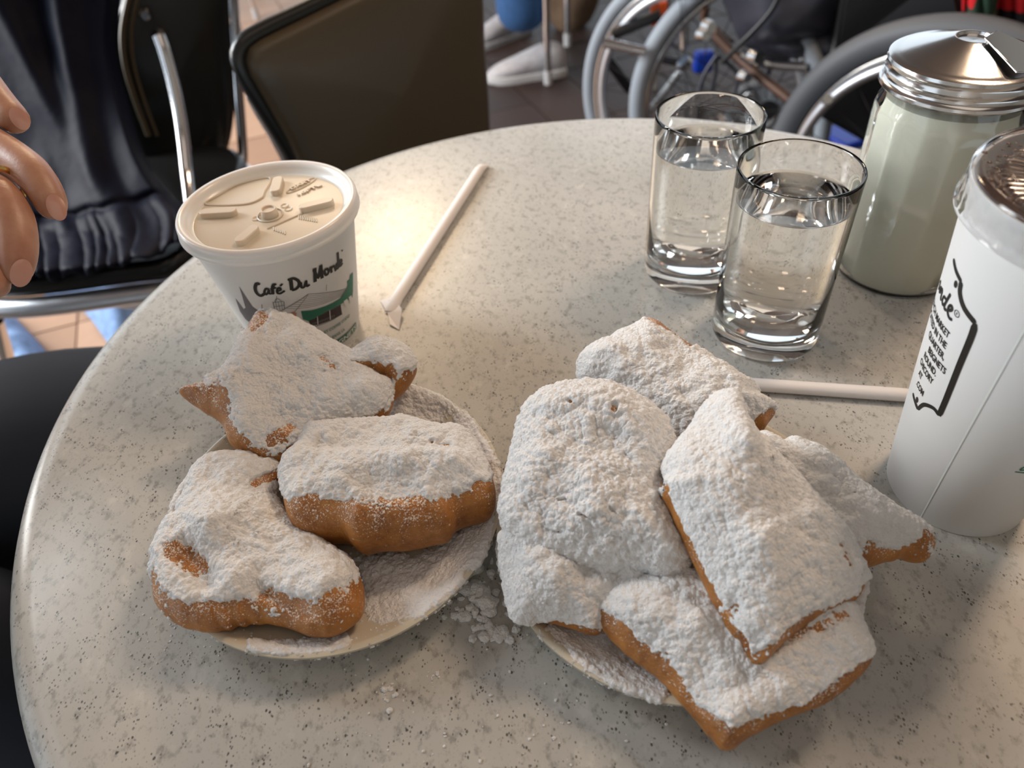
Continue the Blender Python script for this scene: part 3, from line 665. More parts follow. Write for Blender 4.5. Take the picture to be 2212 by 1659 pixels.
def plate(x, y, label, items, seed, rimnoise=0.0):
    p = thing('saucer', label, 'plate', 'saucers of beignets')
    MB().lathe((x, y, T), PP, 200).build('dish', M['ceramic'], p, angle=60)
    q = np.array(PIN); L = np.r_[0, np.cumsum(np.linalg.norm(np.diff(q, axis=0), axis=1))]; s = np.linspace(0.02, L[-1], 170)
    r = np.interp(s, L, q[:, 0]); z = np.interp(s, L, q[:, 1]); N = 760; a = np.linspace(0, 2 * PI, N, endpoint=False)
    V = np.stack([x + r[:, None] * np.cos(a), y + r[:, None] * np.sin(a), np.repeat(T + z[:, None], N, 1)], -1)
    n = -grid_normals(V); n = np.where((n[..., 2:3] < -0.2), -n, n)
    m = -0.55 + field(proj(V), items, 1) + ragged(V, seed) * 0.55
    W, th = sugar_layer(V, n, m, 0.0011, seed)
    th2 = np.where(th < -0.0005, -0.0006, th)
    me = fast_mesh('sugar', W, keep_faces(grid_faces(170, N), th2))
    o = link('powdered_sugar', me, M['sugar'], p); o['kind'] = 'stuff'
    return p
plate(-0.0865, 0.2165, 'cream saucer holding the left group of beignets, its front wall bare', [
    ([(880, 850), (900, 900)], 50, 1.5), ([(960, 860), (900, 835)], 22, 1.3), ([(1000, 905), (1060, 1000), (1075, 1080)], 20, 1.4), ([(1050, 1080), (1030, 1150)], 25, 1.3),
    ([(1010, 1190), (900, 1260), (830, 1290)], 48, 1.5), ([(820, 1310), (930, 1290), (990, 1230)], 30, 0.9), ([(545, 1395), (620, 1400), (740, 1385)], 17, 1.5), ([(360, 1120), (375, 1090), (410, 1020)], 12, 0.75),
    ([(600, 1000), (450, 1060)], 60, 1.0), ([(700, 930), (780, 900)], 80, 1.0), ([(1010, 1240)], 14, -1.6), ([(850, 1210), (760, 1240)], 40, 0.8)], 21)
plate(0.0659, 0.1853, 'cream saucer almost hidden under the right pile of beignets', [
    ([(1260, 1400), (1330, 1450), (1420, 1490)], 34, 1.4), ([(1200, 1350), (1290, 1400)], 26, 1.2), ([(1400, 1400), (1320, 1330)], 50, 0.5), ([(1865, 1240), (1850, 1330)], 22, 1.5), ([(1090, 1190), (1120, 1300)], 25, 1.4)], 22)

# ------------------------------------------------------------------ beignets
def beignet(label, group, outline, plane, Tu=0.014, Td=0.012, w=0.014, lumps=(), bare=(), cover=0.55, seed=1, nz=0.28, t0=0.0013, center=None, fit=5, flat=0.5, grain=1.0, dome=0.003, smo=1):
    P3 = [at(px, py, z=T + z) for px, py, z in plane]
    n = np.cross(P3[1] - P3[0], P3[2] - P3[0]); n /= np.linalg.norm(n)
    if n[2] < 0: n = -n
    O = np.mean(P3, axis=0); e1 = np.cross([0, 1, 0], n); e1 /= np.linalg.norm(e1); e2 = np.cross(n, e1)
    def topl(px, py):
        d = ray(px, py); t = ((O - CP) @ n) / (d @ n); Q = CP + d * t - O; return np.array([Q @ e1, Q @ e2])
    tgt = crom(outline, 260)
    L2 = np.array([topl(*p) for p in tgt]); c2 = topl(*center) if center else L2.mean(axis=0)
    c3 = O + e1 * c2[0] + e2 * c2[1]; cpx = proj(c3)
    def build(N, J, JB, ol, fine):
        a = np.linspace(0, 2 * PI, N, endpoint=False)
        v = ol - c2; an = np.unwrap(np.arctan2(v[:, 1], v[:, 0]))
        # resample the outline to N points by arc length
        o2 = np.vstack([ol, ol[:1]]); LL = np.r_[0, np.cumsum(np.linalg.norm(np.diff(o2, axis=0), axis=1))]; s = np.linspace(0, LL[-1], N, endpoint=False)
        R = np.stack([np.interp(s, LL, o2[:, 0]), np.interp(s, LL, o2[:, 1])], 1)
        def layer(J, sgn, Th, include_edge=True):
            t = np.linspace(0, 1, J); sj = 1 - (1 - t) ** 1.55
            X = c2 + (R[None] - c2) * sj[:, None, None]
            sub = R[::max(1, N // 150)]; nxt = np.roll(sub, -1, 0); D = np.full(X.shape[:2], 9.0)
            for A, B in zip(sub, nxt): D = np.minimum(D, seg_dist(X, A, B))
            D[-1] = 0
            x = np.clip(D / w, 0, 1); h = (1 - (1 - x) ** 2) ** flat * Th + dome * sgn * 0 + dome * np.clip(D / 0.03, 0, 1)
            P = O + X[..., 0:1] * e1 + X[..., 1:2] * e2
            if sgn > 0:
                h = h + noise(P, 0.021, seed) * 0.0045 * x + noise(P, 0.0095, seed + 1) * 0.0017 * x + (0.4 - np.abs(noise(P, 0.006, seed + 4))) * 0.0016 * x
                Q = P + n * h[..., None]; px = proj(Q)
                if lumps:
                    f = field(px, [(p, r, am) for p, r, am in lumps], 1); h = h + f * np.clip(x * 1.3, 0, 1)
                h = np.maximum(h, 0.0)
                h[-1] = 0
            else:
                h = h + noise(P, 0.017, seed + 2) * 0.0015 * x; h[-1] = 0
            return P + n * (sgn * h)[..., None]
        return layer(J, 1, Tu), layer(JB, -1, Td), R
    ol = L2.copy()
    ta = np.arctan2(tgt[:, 1] - cpx[1], tgt[:, 0] - cpx[0]); tr = np.hypot(tgt[:, 0] - cpx[0], tgt[:, 1] - cpx[1])
    bins = 180
    def radial(px):
        a = np.arctan2(px[:, 1] - cpx[1], px[:, 0] - cpx[0]); r = np.hypot(px[:, 0] - cpx[0], px[:, 1] - cpx[1])
        b = ((a + PI) / (2 * PI) * bins).astype(int) % bins; o = np.zeros(bins); np.maximum.at(o, b, r)
        idx = np.arange(bins); ok = o > 0
        return np.interp(idx, idx[ok], o[ok], period=bins)
    dense = crom(outline, 1500); TRG = radial(dense)
    for _ in range(fit):
        A, B, R = build(240, 22, 10, ol, False)
        S = radial(proj(np.vstack([A[6:].reshape(-1, 3), B[4:].reshape(-1, 3)])))
        ratio = np.clip(TRG / np.maximum(S, 1), 0.75, 1.3)
        k = np.array([0.25, 0.5, 0.25]); 
        for _q in range(smo): ratio = np.convolve(np.r_[ratio[-1], ratio, ratio[0]], k, 'valid')
        O3 = O + ol[:, 0:1] * e1 + ol[:, 1:2] * e2; px = proj(O3); a = np.arctan2(px[:, 1] - cpx[1], px[:, 0] - cpx[0])
        rr_ = np.interp((a + PI) / (2 * PI) * bins - 0.5, np.arange(bins), ratio, period=bins)
        ol = c2 + (ol - c2) * (rr_ ** 0.85)[:, None]
    ln = np.linalg.norm(np.diff(np.vstack([ol, ol[:1]]), axis=0), axis=1).sum()
    N = int(min(620, ln / 0.00058)); J = 120; JB = 34
    A, Bm, R = build(N, J, JB, ol, True)
    crust = noise(A, 0.004, seed + 20) * 0.0003
    V = np.concatenate([A.reshape(-1, 3), Bm[:-1][::-1].reshape(-1, 3)]); F = grid_faces(J + JB - 1, N)
    b = thing('beignet', label, 'beignet', group)
    link('dough', fast_mesh('dough', V, F), M['dough'], b)
    # sugar lies on the faces that look up; the layer wraps a little over the seam
    nb = 12
    U = np.concatenate([A, Bm[:-1][::-1][:nb]]); Nn = grid_normals(U)
    if (Nn[J // 2].mean(axis=0) @ n) < 0: Nn = -Nn
    up = Nn[..., 2] * 0.85 + 0.15 * (Nn @ np.array([-0.3, 0.75, 0.5]))
    m = cover - 0.08 + np.clip((up - nz) * 1.8, -1.5, 0.40) + ragged(U, seed) * 0.52 + noise(U, 0.013, seed + 15) * 0.28
    if bare: m = m + field(proj(U), bare, 1)
    W, th = sugar_layer(U, Nn, m, t0, seed, grain)
    me = fast_mesh('sugar', W, keep_faces(grid_faces(J + nb, N), th))
    o = link('powdered_sugar', me, M['sugar'], b)
    return b
GL, GR = 'beignets on the left saucer', 'beignets piled on the right saucer'
# --- left saucer
beignet('crusty beignet at the back of the left saucer, one bare corner jutting out', GL,
    [(388, 845), (440, 820), (482, 795), (505, 760), (530, 715), (558, 672), (600, 676), (660, 702), (715, 738), (765, 765), (800, 800), (845, 830), (850, 870), (825, 905), (760, 925), (690, 945), (640, 985), (600, 1002), (540, 985), (500, 962), (478, 915), (430, 882)],
    [(400, 845, 0.040), (575, 700, 0.050), (620, 980, 0.024)], Tu=0.011, Td=0.008, w=0.013, seed=31, cover=0.55, nz=0.30,
    lumps=[([(620, 880), (680, 760)], 70, -0.0035), ([(560, 720), (500, 830)], 40, 0.002), ([(650, 960), (600, 930)], 25, 0.003)],
    bare=[([(405, 845), (465, 870)], 46, -1.5), ([(485, 925), (560, 990)], 20, -1.1), ([(565, 680), (545, 700)], 22, -1.2), ([(585, 950), (630, 925)], 17, -1.1), ([(695, 775), (725, 795)], 13, -1.0), ([(700, 865)], 10, -0.7), ([(480, 900), (490, 940)], 14, -0.8)])
beignet('small chunk of beignet with a bare brown hollow, behind the others on the left saucer', GL,
    [(752, 772), (780, 748), (815, 730), (860, 742), (890, 768), (900, 800), (880, 840), (850, 868), (825, 890), (790, 862), (760, 830)],
    [(755, 790, 0.036), (895, 800, 0.034), (840, 880, 0.020)], Tu=0.011, Td=0.009, w=0.010, seed=32, cover=0.55,
    lumps=[([(800, 805), (830, 815)], 26, -0.005)], bare=[([(775, 795), (800, 815), (835, 812)], 20, -1.7), ([(835, 880), (870, 850)], 12, -1.0)])
beignet('lumpy beignet at the front of the left saucer, its near end bare', GL,
    [(430, 1000), (480, 978), (545, 985), (598, 1003), (605, 1040), (600, 1085), (640, 1130), (700, 1175), (755, 1215), (785, 1270), (780, 1330), (735, 1368), (680, 1375), (600, 1350), (540, 1350), (450, 1365), (380, 1345), (335, 1300), (327, 1210), (350, 1140), (385, 1100), (405, 1050)],
    [(330, 1250, 0.022), (785, 1300, 0.022), (520, 990, 0.020)], Tu=0.013, Td=0.009, w=0.014, seed=33, cover=0.6, center=(520, 1200), nz=0.22,
    lumps=[([(380, 1130), (560, 1110)], 45, 0.004), ([(410, 1180), (440, 1240)], 35, -0.007), ([(560, 1270), (660, 1330)], 22, -0.006), ([(700, 1260)], 60, 0.003), ([(560, 1045)], 25, -0.005)],
    bare=[([(375, 1190), (430, 1225)], 30, -1.7), ([(345, 1290), (400, 1330), (470, 1350)], 28, -1.3), ([(450, 1315), (560, 1315)], 30, -1.2), ([(580, 1285), (650, 1315)], 20, -1.2), ([(720, 1310), (770, 1290), (690, 1350), (640, 1345)], 46, -1.6), ([(550, 1045), (590, 1028)], 11, -1.7), ([(330, 1200), (335, 1260)], 12, -0.8)])
beignet('thick beignet mid left saucer with a tall bare brown side', GL,
    [(607, 1020), (622, 985), (642, 955), (665, 928), (710, 912), (790, 908), (860, 905), (940, 915), (1010, 938), (1042, 985), (1064, 1035), (1070, 1070), (1060, 1105), (1000, 1150), (920, 1182), (830, 1193), (740, 1182), (670, 1165), (632, 1135), (614, 1085)],
    [(610, 1070, 0.030), (1065, 1070, 0.032), (830, 930, 0.027)], Tu=0.015, Td=0.018, w=0.013, seed=34, cover=0.65, nz=0.30, flat=0.45, fit=5, smo=10, center=(838, 1050),
    lumps=[([(680, 1000), (1000, 990)], 28, 0.002), ([(690, 958), (900, 955), (1000, 965)], 18, -0.003)],
    bare=[([(630, 1110), (1050, 1100)], 50, -1.3), ([(1040, 1060), (1060, 1080)], 25, -1.6), ([(935, 955), (970, 962)], 10, -0.9), ([(650, 1165), (1000, 1165)], 50, -1.5)])
# --- right saucer
beignet('flat beignet at the bottom front of the right pile, over the saucer edge', GR,
    [(1290, 1340), (1300, 1290), (1350, 1250), (1450, 1225), (1600, 1200), (1740, 1215), (1830, 1290), (1862, 1350), (1886, 1410), (1862, 1455), (1790, 1515), (1700, 1552), (1615, 1595), (1572, 1622), (1540, 1598), (1480, 1530), (1420, 1465), (1345, 1405)],
    [(1300, 1320, 0.027), (1880, 1410, 0.030), (1570, 1600, 0.020)], Tu=0.011, Td=0.010, w=0.012, seed=41, cover=0.5, nz=0.40,
    lumps=[([(1560, 1480), (1640, 1400)], 60, -0.003), ([(1400, 1290), (1480, 1350)], 60, 0.003)],
    bare=[([(1300, 1345), (1410, 1440), (1490, 1525), (1560, 1605)], 36, -1.25), ([(1600, 1595), (1750, 1540), (1870, 1445)], 24, -1.1), ([(1660, 1400), (1720, 1370), (1820, 1330)], 26, -0.9), ([(1370, 1270)], 16, -0.5)])
beignet('sugar-caked lower beignet at the left side of the right pile, touching the left saucer', GR,
    [(1085, 1190), (1092, 1150), (1180, 1110), (1290, 1120), (1400, 1180), (1430, 1240), (1370, 1290), (1320, 1330), (1290, 1372), (1240, 1360), (1180, 1345), (1120, 1345), (1098, 1290)],
    [(1090, 1240, 0.028), (1420, 1220, 0.034), (1250, 1365, 0.020)], Tu=0.010, Td=0.009, w=0.012, seed=42, cover=0.8, nz=0.05,
    lumps=[([(1170, 1200), (1200, 1240)], 45, 0.005), ([(1270, 1230), (1330, 1240)], 30, -0.004)], bare=[([(1200, 1352), (1290, 1370)], 14, -1.3)])
beignet('back beignet of the right pile, lying nearest the water glasses', GR,
    [(1410, 687), (1460, 722), (1530, 768), (1600, 812), (1650, 858), (1674, 886), (1662, 910), (1640, 932), (1560, 965), (1470, 970), (1380, 915), (1300, 860), (1258, 830), (1251, 785), (1275, 752), (1330, 725), (1378, 700)],
    [(1410, 700, 0.044), (1665, 890, 0.034), (1290, 830, 0.036)], Tu=0.012, Td=0.012, w=0.015, seed=43, cover=0.7, nz=0.12,
    lumps=[([(1330, 790), (1400, 740)], 40, 0.003), ([(1480, 840), (1580, 850)], 60, 0.003)], bare=[([(1408, 688), (1465, 722), (1490, 745)], 12, -1.5), ([(1660, 900), (1635, 930)], 22, -1.5)])
beignet('beignet reaching out at the right of the right pile, its tip bare', GR,
    [(1635, 945), (1700, 952), (1760, 962), (1800, 990), (1850, 1035), (1920, 1088), (1990, 1128), (2016, 1152), (2017, 1188), (1990, 1214), (1930, 1210), (1872, 1226), (1800, 1230), (1710, 1160), (1640, 1050)],
    [(1650, 960, 0.046), (2010, 1180, 0.026), (1760, 1160, 0.032)], Tu=0.012, Td=0.011, w=0.013, seed=44, cover=0.65, nz=0.20,
    lumps=[([(1760, 990), (1900, 1110)], 40, 0.003)], bare=[([(1880, 1210), (1960, 1195), (2010, 1165)], 28, -1.3), ([(1880, 1175)], 12, -0.9), ([(2000, 1150)], 14, -0.4)])
beignet('big thickly sugared beignet on the left of the right pile, with small dark pits', GR,
    [(1088, 1130), (1092, 1060), (1108, 985), (1128, 905), (1150, 865), (1210, 836), (1290, 828), (1350, 845), (1410, 880), (1445, 930), (1452, 980), (1435, 1030), (1450, 1085), (1475, 1160), (1482, 1215), (1440, 1240), (1380, 1222), (1300, 1226), (1220, 1212), (1140, 1188)],
    [(1095, 1120, 0.042), (1460, 1170, 0.046), (1290, 850, 0.062)], Tu=0.013, Td=0.011, w=0.017, seed=45, cover=0.95, nz=-0.20, t0=0.0018, grain=1.35,
    lumps=[([(1300, 870), (1200, 880)], 40, 0.003), ([(1400, 1000), (1440, 1040)], 35, 0.004), ([(1160, 1000), (1180, 1100)], 50, 0.002), ([(1330, 940), (1370, 1000)], 35, -0.0025)],
    bare=[([(1326, 883)], 9, -2.4), ([(1232, 868)], 7, -1.8), ([(1440, 1040), (1430, 1050)], 13, -0.9), ([(1098, 960), (1094, 985)], 7, -1.6), ([(1128, 890)], 9, -1.3), ([(1255, 1112), (1278, 1122)], 6, -1.3), ([(1210, 1085), (1224, 1080)], 5, -1.2), ([(1318, 1098), (1330, 1108)], 5, -1.2), ([(1170, 1135), (1200, 1150), (1215, 1148)], 6, -1.0), ([(1300, 1150), (1345, 1162)], 7, -0.9)])
beignet('tall centre beignet on top of the right pile, sloping towards the camera', GR,
    [(1572, 846), (1602, 880), (1632, 932), (1700, 1005), (1765, 1078), (1828, 1150), (1862, 1212), (1868, 1265), (1832, 1310), (1762, 1342), (1700, 1382), (1640, 1436), (1600, 1402), (1560, 1342), (1530, 1282), (1490, 1202), (1452, 1115), (1430, 1066), (1436, 1030), (1442, 998), (1464, 962), (1502, 915), (1532, 870)],
    [(1572, 870, 0.072), (1440, 1080, 0.066), (1640, 1420, 0.040)], Tu=0.013, Td=0.013, w=0.015, seed=46, cover=0.62, nz=0.10, smo=4, center=(1620, 1150),
    lumps=[([(1560, 880), (1600, 960)], 30, 0.004), ([(1600, 1050), (1680, 1200)], 70, 0.003), ([(1640, 1400)], 30, -0.003)],
    bare=[([(1440, 1085), (1490, 1190), (1545, 1295)], 15, -1.5), ([(1430, 1040), (1445, 1055)], 14, -1.2), ([(1610, 1400), (1570, 1340), (1590, 1310)], 22, -0.9), ([(1840, 1305), (1760, 1340), (1700, 1370), (1640, 1425)], 19, -1.2), ([(1815, 1180), (1835, 1220)], 9, -1.0), ([(1858, 1190), (1866, 1280)], 10, -0.9)])

# ------------------------------------------------------------------ spilled sugar
def crumbs(name, label, spots, seed):
    rg = random.Random(seed); V = []; F = []
    ico = bmesh.new(); bmesh.ops.create_icosphere(ico, subdivisions=3, radius=1.0); iv = np.array([v.co for v in ico.verts]); itf = [[v.index for v in f.verts] for f in ico.faces]; ico.free()
    for (px, py, sp, cnt, r0, r1) in spots:
        for _ in range(cnt):
            c = at(px + rg.gauss(0, sp), py + rg.gauss(0, sp * .7), z=T); r = r0 + (r1 - r0) * rg.random() ** 2.5
            if math.hypot(c[0] - 0.0659, c[1] - 0.1853) < 0.0465 or math.hypot(c[0] + 0.0865, c[1] - 0.2165) < 0.0465: continue
            if r < 0.0006: P = iv[:42]; 
            s = np.array([r * rg.uniform(.8, 1.4), r * rg.uniform(.8, 1.4), r * rg.uniform(.5, .8)])
            P = iv * (1 + 0.35 * noise(iv * 1.0 + rg.random() * 50, 0.5, seed)[:, None]) * s
            P[:, 2] = np.maximum(P[:, 2] + s[2] * 0.55, 0); b = len(V) * len(iv); V.append(P + c); F.append(np.array(itf) + b)
    o = link(name, fast_mesh(name, np.concatenate(V), np.concatenate(F)), M['sugar']); return tag(o, label, 'sugar', None, 'stuff')
crumbs('spilled_sugar', 'clumps of spilled powdered sugar on the table between the two saucers', [(1040, 1290, 30, 70, 0.0004, 0.0032), (1070, 1370, 22, 45, 0.0004, 0.003), (995, 1330, 12, 9, 0.0006, 0.0028), (1085, 1235, 18, 24, 0.0005, 0.0022)], 5)
crumbs('spilled_sugar', 'tiny specks of powdered sugar scattered over the near table', [(840, 1500, 18, 22, 0.0003, 0.0012), (340, 1400, 60, 60, 0.0002, 0.0004), (1300, 1450, 260, 50, 0.0002, 0.0006), (1100, 1640, 150, 40, 0.0002, 0.0007), (870, 1560, 120, 30, 0.0002, 0.0005), (930, 1460, 10, 8, 0.0003, 0.0009)], 6)

# ------------------------------------------------------------------ chairs
def vplane(pa, Ya, pb, Yb):
    """vertical plane through two pixel columns at the given distances; returns pixel -> point and its normal towards the camera"""
    A = at(pa[0], pa[1], Y=Ya); B = at(pb[0], pb[1], Y=Yb); d = B - A; d[2] = 0; d /= np.linalg.norm(d); n = np.array([d[1], -d[0], 0.0])
    def f(px, py):
        r = ray(px, py); t = ((A - CP) @ n) / (r @ n); return CP + r * t
    return f, n, d
def panel(name, f, n, pts, th, mt, parent, bevel, seg=4, dome=0.0, smooth=3):
    P = np.array([f(*p) for p in crom(pts, 60)]); N = len(P); C = P.mean(axis=0); V = []; F = []
    prof = [(0.0, 1.0 * dome), (0.5, 0.75 * dome), (0.8, 0.3 * dome), (0.93, 0.0), (0.975, -0.12 * th), (1.0, -0.42 * th), (1.0, -0.62 * th), (0.97, -0.92 * th), (0.9, -th), (0.0, -th)]
    for s, o in prof:
        for p in P: V.append(C + (p - C) * s + n * o)
    F = [(j * N + i, j * N + (i + 1) % N, (j + 1) * N + (i + 1) % N, (j + 1) * N + i) for j in range(len(prof) - 1) for i in range(N)]
    return MB().add(V, F).build(name, mt, parent, angle=60)
ch = thing('cafe_chair', 'empty chair with a broad dark brown vinyl backrest behind the table, nearest the small cup', 'chair')
f, n, d = vplane((505, 100), 0.74, (1055, 100), 0.90)
panel('backrest', f, n, [(545, 108), (590, 80), (660, 45), (770, -10), (900, -75), (1020, -130), (1052, -40), (1056, 90), (1066, 250), (1060, 400), (950, 470), (760, 470), (675, 410), (625, 310), (572, 215), (540, 155)], 0.036, M['vinyl'], ch, 0.01, dome=0.010)
e = [f(*p) - n * 0.018 for p in ((785, -22), (665, 36), (590, 72), (545, 100), (530, 132), (546, 180), (584, 245), (636, 330), (680, 410))]
MB().tube(crom(e, 60, False), 0.0085, 12).build('edge_piping', M['blackvinyl'], ch)
e = [f(*p) - n * 0.034 for p in ((575, 225), (592, 260), (625, 318), (668, 400), (700, 470))]
pe = crom(e, 24, False); MB().tube(pe, 0.008, 12).build('back_frame', M['chrome'], ch)
g = f(800, 470); sc_ = np.array([g[0], g[1], 0.45]) - n * (-0.20)
Rz = np.array([[d[0], n[0], 0], [d[1], n[1], 0], [0, 0, 1]])
MB().box(sc_, (0.40, 0.38, 0.05), Rz).build('seat', M['vinyl'], ch, bevel=0.018, seg=4)
for a, b_ in ((-0.17, 0.17), (0.17, 0.17), (-0.17, -0.2), (0.17, -0.2)):
    q = sc_ + Rz @ np.array([a, b_, 0]); top = 0.43
    MB().tube([(q[0], q[1], 0.0), (q[0], q[1], top)], 0.011, 12).build('leg', M['chrome'], ch)
MB().tube([sc_ + Rz @ np.array([-0.17, -0.2, 0.0]), pe[-1]], 0.009, 10).build('back_frame', M['chrome'], ch)

ch = thing('cafe_chair', 'black vinyl chair on the left with chrome tubes, under the draped jacket', 'chair')
f, n, d = vplane((240, 100), 1.20, (520, 100), 1.27)
panel('backrest', f, n, [(300, -120), (262, 10), (240, 70), (243, 170), (290, 320), (350, 430), (420, 440), (470, 380), (500, 310), (512, 200), (508, 60), (500, -120)], 0.03, M['blackvinyl'], ch, 0.01, dome=0.010)
for k, (dx, w) in enumerate(((0, 0.0045), (18, 0.0035))):
    e = [f(px + dx, py) + n * 0.006 for px, py in ((298, -80), (276, 0), (264, 70), (270, 140), (292, 215), (320, 290))]
    MB().tube(crom(e, 40, False), w, 8).build('piping', M['vinyl'], ch)
for p in ((312, 27),):
    s = f(*p) + n * 0.012; MB().tube([s, s + n * 0.008], [0.009, 0.006], 16).build('screw', M['chrome'], ch)
s = f(345, 76) + n * 0.014; MB().tube([s - n * 0.004, s + n * 0.006], [0.012, 0.009], 16).build('screw', M['chrome'], ch)
ta = [at(344, 78, Y=1.17), at(356, 112, Y=1.16), at(372, 170, Y=1.145), at(387, 240, Y=1.125), at(397, 310, Y=1.10), at(404, 375, Y=1.07), at(412, 440, Y=1.03), at(420, 500, Y=0.99)]
MB().tube(crom(ta, 50, False), 0.0095, 16).build('arm_tube', M['chrome'], ch)
tb_ = [at(497, -80, Y=1.25), at(507, 60, Y=1.245), at(515, 200, Y=1.24), at(523, 300, Y=1.235), at(524, 350, Y=1.23), at(508, 378, Y=1.21), at(485, 400, Y=1.18)]
MB().tube(crom(tb_, 60, False), 0.0085, 16).build('back_tube', M['chrome'], ch)
zs = 0.455; c0 = at(-60, 628, z=zs); c1 = at(370, 600, z=zs)
seat = [(c0[0] - 0.02, c0[1] + 0.005), (c1[0] - 0.03, c1[1] - 0.01), (c1[0] + 0.015, c1[1] + 0.01), (c1[0] + 0.03, c1[1] + 0.06), (c1[0] + 0.03, c1[1] + 0.33), (c0[0] - 0.03, c0[1] + 0.36)]
SP = crom(seat, 60)
MB().prism(list(map(tuple, SP)), zs - 0.002, zs + 0.03).build('seat', M['blackvinyl'], ch, bevel=0.012, seg=3)
cen = SP.mean(axis=0); ring = [(*(cen + (p - cen) * 1.005), zs - 0.014) for p in SP]
MB().tube(ring, 0.0145, 12, close=True).build('seat_rim', M['alu'], ch)
ring = [at(-160, 683, z=0.412), at(0, 668, z=0.412), at(130, 656, z=0.412), at(230, 650, z=0.412), at(300, 655, z=0.412), at(350, 640, z=0.415), at(380, 600, z=0.42)]
MB().tube(crom(ring, 50, False), 0.0085, 16).build('frame_tube', M['alu'], ch)
l0 = at(2, 735, z=0.36); l1 = at(22, 800, z=0.28); dd = (l1 - l0) / (l0[2] - l1[2])
MB().tube([l0 - dd * 0.05, l0 + dd * l0[2]], 0.0115, 14).build('leg', M['chrome'], ch)
q = at(485, 400, Y=1.18); MB().tube([q, (q[0], q[1] + .02, 0.0)], 0.0085, 12).build('leg', M['chrome'], ch)
q = at(420, 500, Y=0.99); MB().tube([q, (q[0], q[1] + 0.01, 0.0)], 0.0095, 12).build('leg', M['chrome'], ch)

# ------------------------------------------------------------------ jacket hanging over the left chair
jk = thing('jacket', 'dark navy puffy jacket with a gathered hem, draped over the left chair', 'jacket')
NR, NC = 150, 220
rb_ = np.array(crom([(262, -120), (238, 10), (240, 120), (285, 290), (340, 400), (392, 460), (398, 522)], NR, False))
lb_ = np.array(crom([(-110, -90), (-105, 60), (-100, 240), (-95, 420), (-90, 520), (-85, 560), (-80, 592)], NR, False))
V = np.zeros((NR, NC, 3)); PXJ = np.zeros((NR, NC, 2))
for j in range(NR):
    v = j / (NR - 1); u = np.linspace(0, 1, NC)[:, None]
    P = lb_[j] * (1 - u) + rb_[j] * u
    P[:, 1] += (np.sin(u[:, 0] * PI) * 42 - 6 * np.sin(u[:, 0] * 41)) * v ** 3   # the hem sags between its ends
    Y = 1.17 - 0.05 * v - 0.25 * v ** 2.2
    for i in range(NC):
        p = at(P[i, 0], P[i, 1], Y=Y)
        if p[2] < 0.50: p = at(P[i, 0], P[i, 1], z=0.50)
        if p[1] < 0.845: p = at(P[i, 0], P[i, 1], Y=0.845)
        V[j, i] = p
    PXJ[j] = P
fold = 0.020 * np.exp(-(((PXJ[..., 0] - 30) - (PXJ[..., 1] - 60) * 0.55) / 38.0) ** 2) + 0.016 * np.exp(-(((PXJ[..., 0] - 145) - (PXJ[..., 1] - 60) * 0.18) / 30.0) ** 2) - 0.016 * np.exp(-(((PXJ[..., 0] - 90) - (PXJ[..., 1] - 60) * 0.32) / 30.0) ** 2)
fold += noise(V, 0.09, 61) * 0.010 + noise(V * [1, 1, 0.5], 0.035, 62) * 0.004 + 0.006
vv = np.linspace(0, 1, NR)[:, None]; hem = np.clip((vv - 0.80) / 0.2, 0, 1)
uu = np.linspace(0, 1, NC)[None]
gath = np.abs(np.sin(uu * 46 + 1.2 * np.sin(uu * 19) + vv * 7)) ** 0.6
fold = fold + hem * (0.014 * gath - 0.002) - 0.010 * np.exp(-((vv - 0.82) / 0.012) ** 2)
tuck = np.clip((vv - 0.975) / 0.025, 0, 1) ** 2
edge = np.clip((uu - 0.965) / 0.035, 0, 1) ** 2
away = np.array([0.12, -0.80, 0.45]); away /= np.linalg.norm(away)
V = V + away * (fold - 0.01 * tuck - 0.035 * edge)[..., None]
o = link('jacket_shell', fast_mesh('jacket', V, grid_faces(NR, NC, False)), M['navy'], jk)
mo = o.modifiers.new('t', 'SOLIDIFY'); mo.thickness = 0.004; mo.offset = 1

# ------------------------------------------------------------------ people
def skin_figure(name, joints, edges, mt, parent, roots, sub=2):
    me = bpy.data.meshes.new(name); me.from_pydata([tuple(map(float, j[0])) for j in joints], edges, [])
    o = link(name, me, mt, parent); s = o.modifiers.new('skin', 'SKIN'); s.use_smooth_shade = True; s.branch_smoothing = 0.3
    for i, j in enumerate(joints):
        r = j[1]; me.skin_vertices[0].data[i].radius = (r, r) if not hasattr(r, '__len__') else r
        me.skin_vertices[0].data[i].use_root = i in roots
    b = o.modifiers.new('sub', 'SUBSURF'); b.levels = sub; b.render_levels = sub
    return o
pn = thing('person', 'person seated at the left in navy trousers, fingers with a gold ring reaching in', 'person')
def ht(px, py, t): return at(px, py, t=t)
TH = 0.335
fingers = [  # pixel path with depth, radii in metres
    ([(-150, 60, .375), (-62, 145, .360), (0, 228, .350), (46, 272, .345)], [.0098, .0092, .0086, .0070]),
    ([(-150, 200, .365), (-60, 290, .350), (18, 338, .338), (72, 374, .330), (103, 420, .328), (125, 474, .328)], [.0105, .0100, .0098, .0088, .0082, .0062]),
    ([(-160, 330, .355), (-60, 395, .335), (6, 428, .322), (40, 488, .318), (42, 560, .316), (26, 618, .316)], [.0105, .0100, .0098, .0088, .0082, .0062]),
    ([(-170, 430, .350), (-90, 500, .328), (-35, 545, .315), (-14, 605, .312), (-6, 645, .312)], [.0095, .0088, .0082, .0074, .0056])]
J = []; E = []; roots = []
for path, rad in fingers:
    b = len(J); roots.append(b)
    for (x, y, t), r in zip(path, rad): J.append((ht(x, y, t + 0.0), r))
    E += [(b + k, b + k + 1) for k in range(len(path) - 1)]
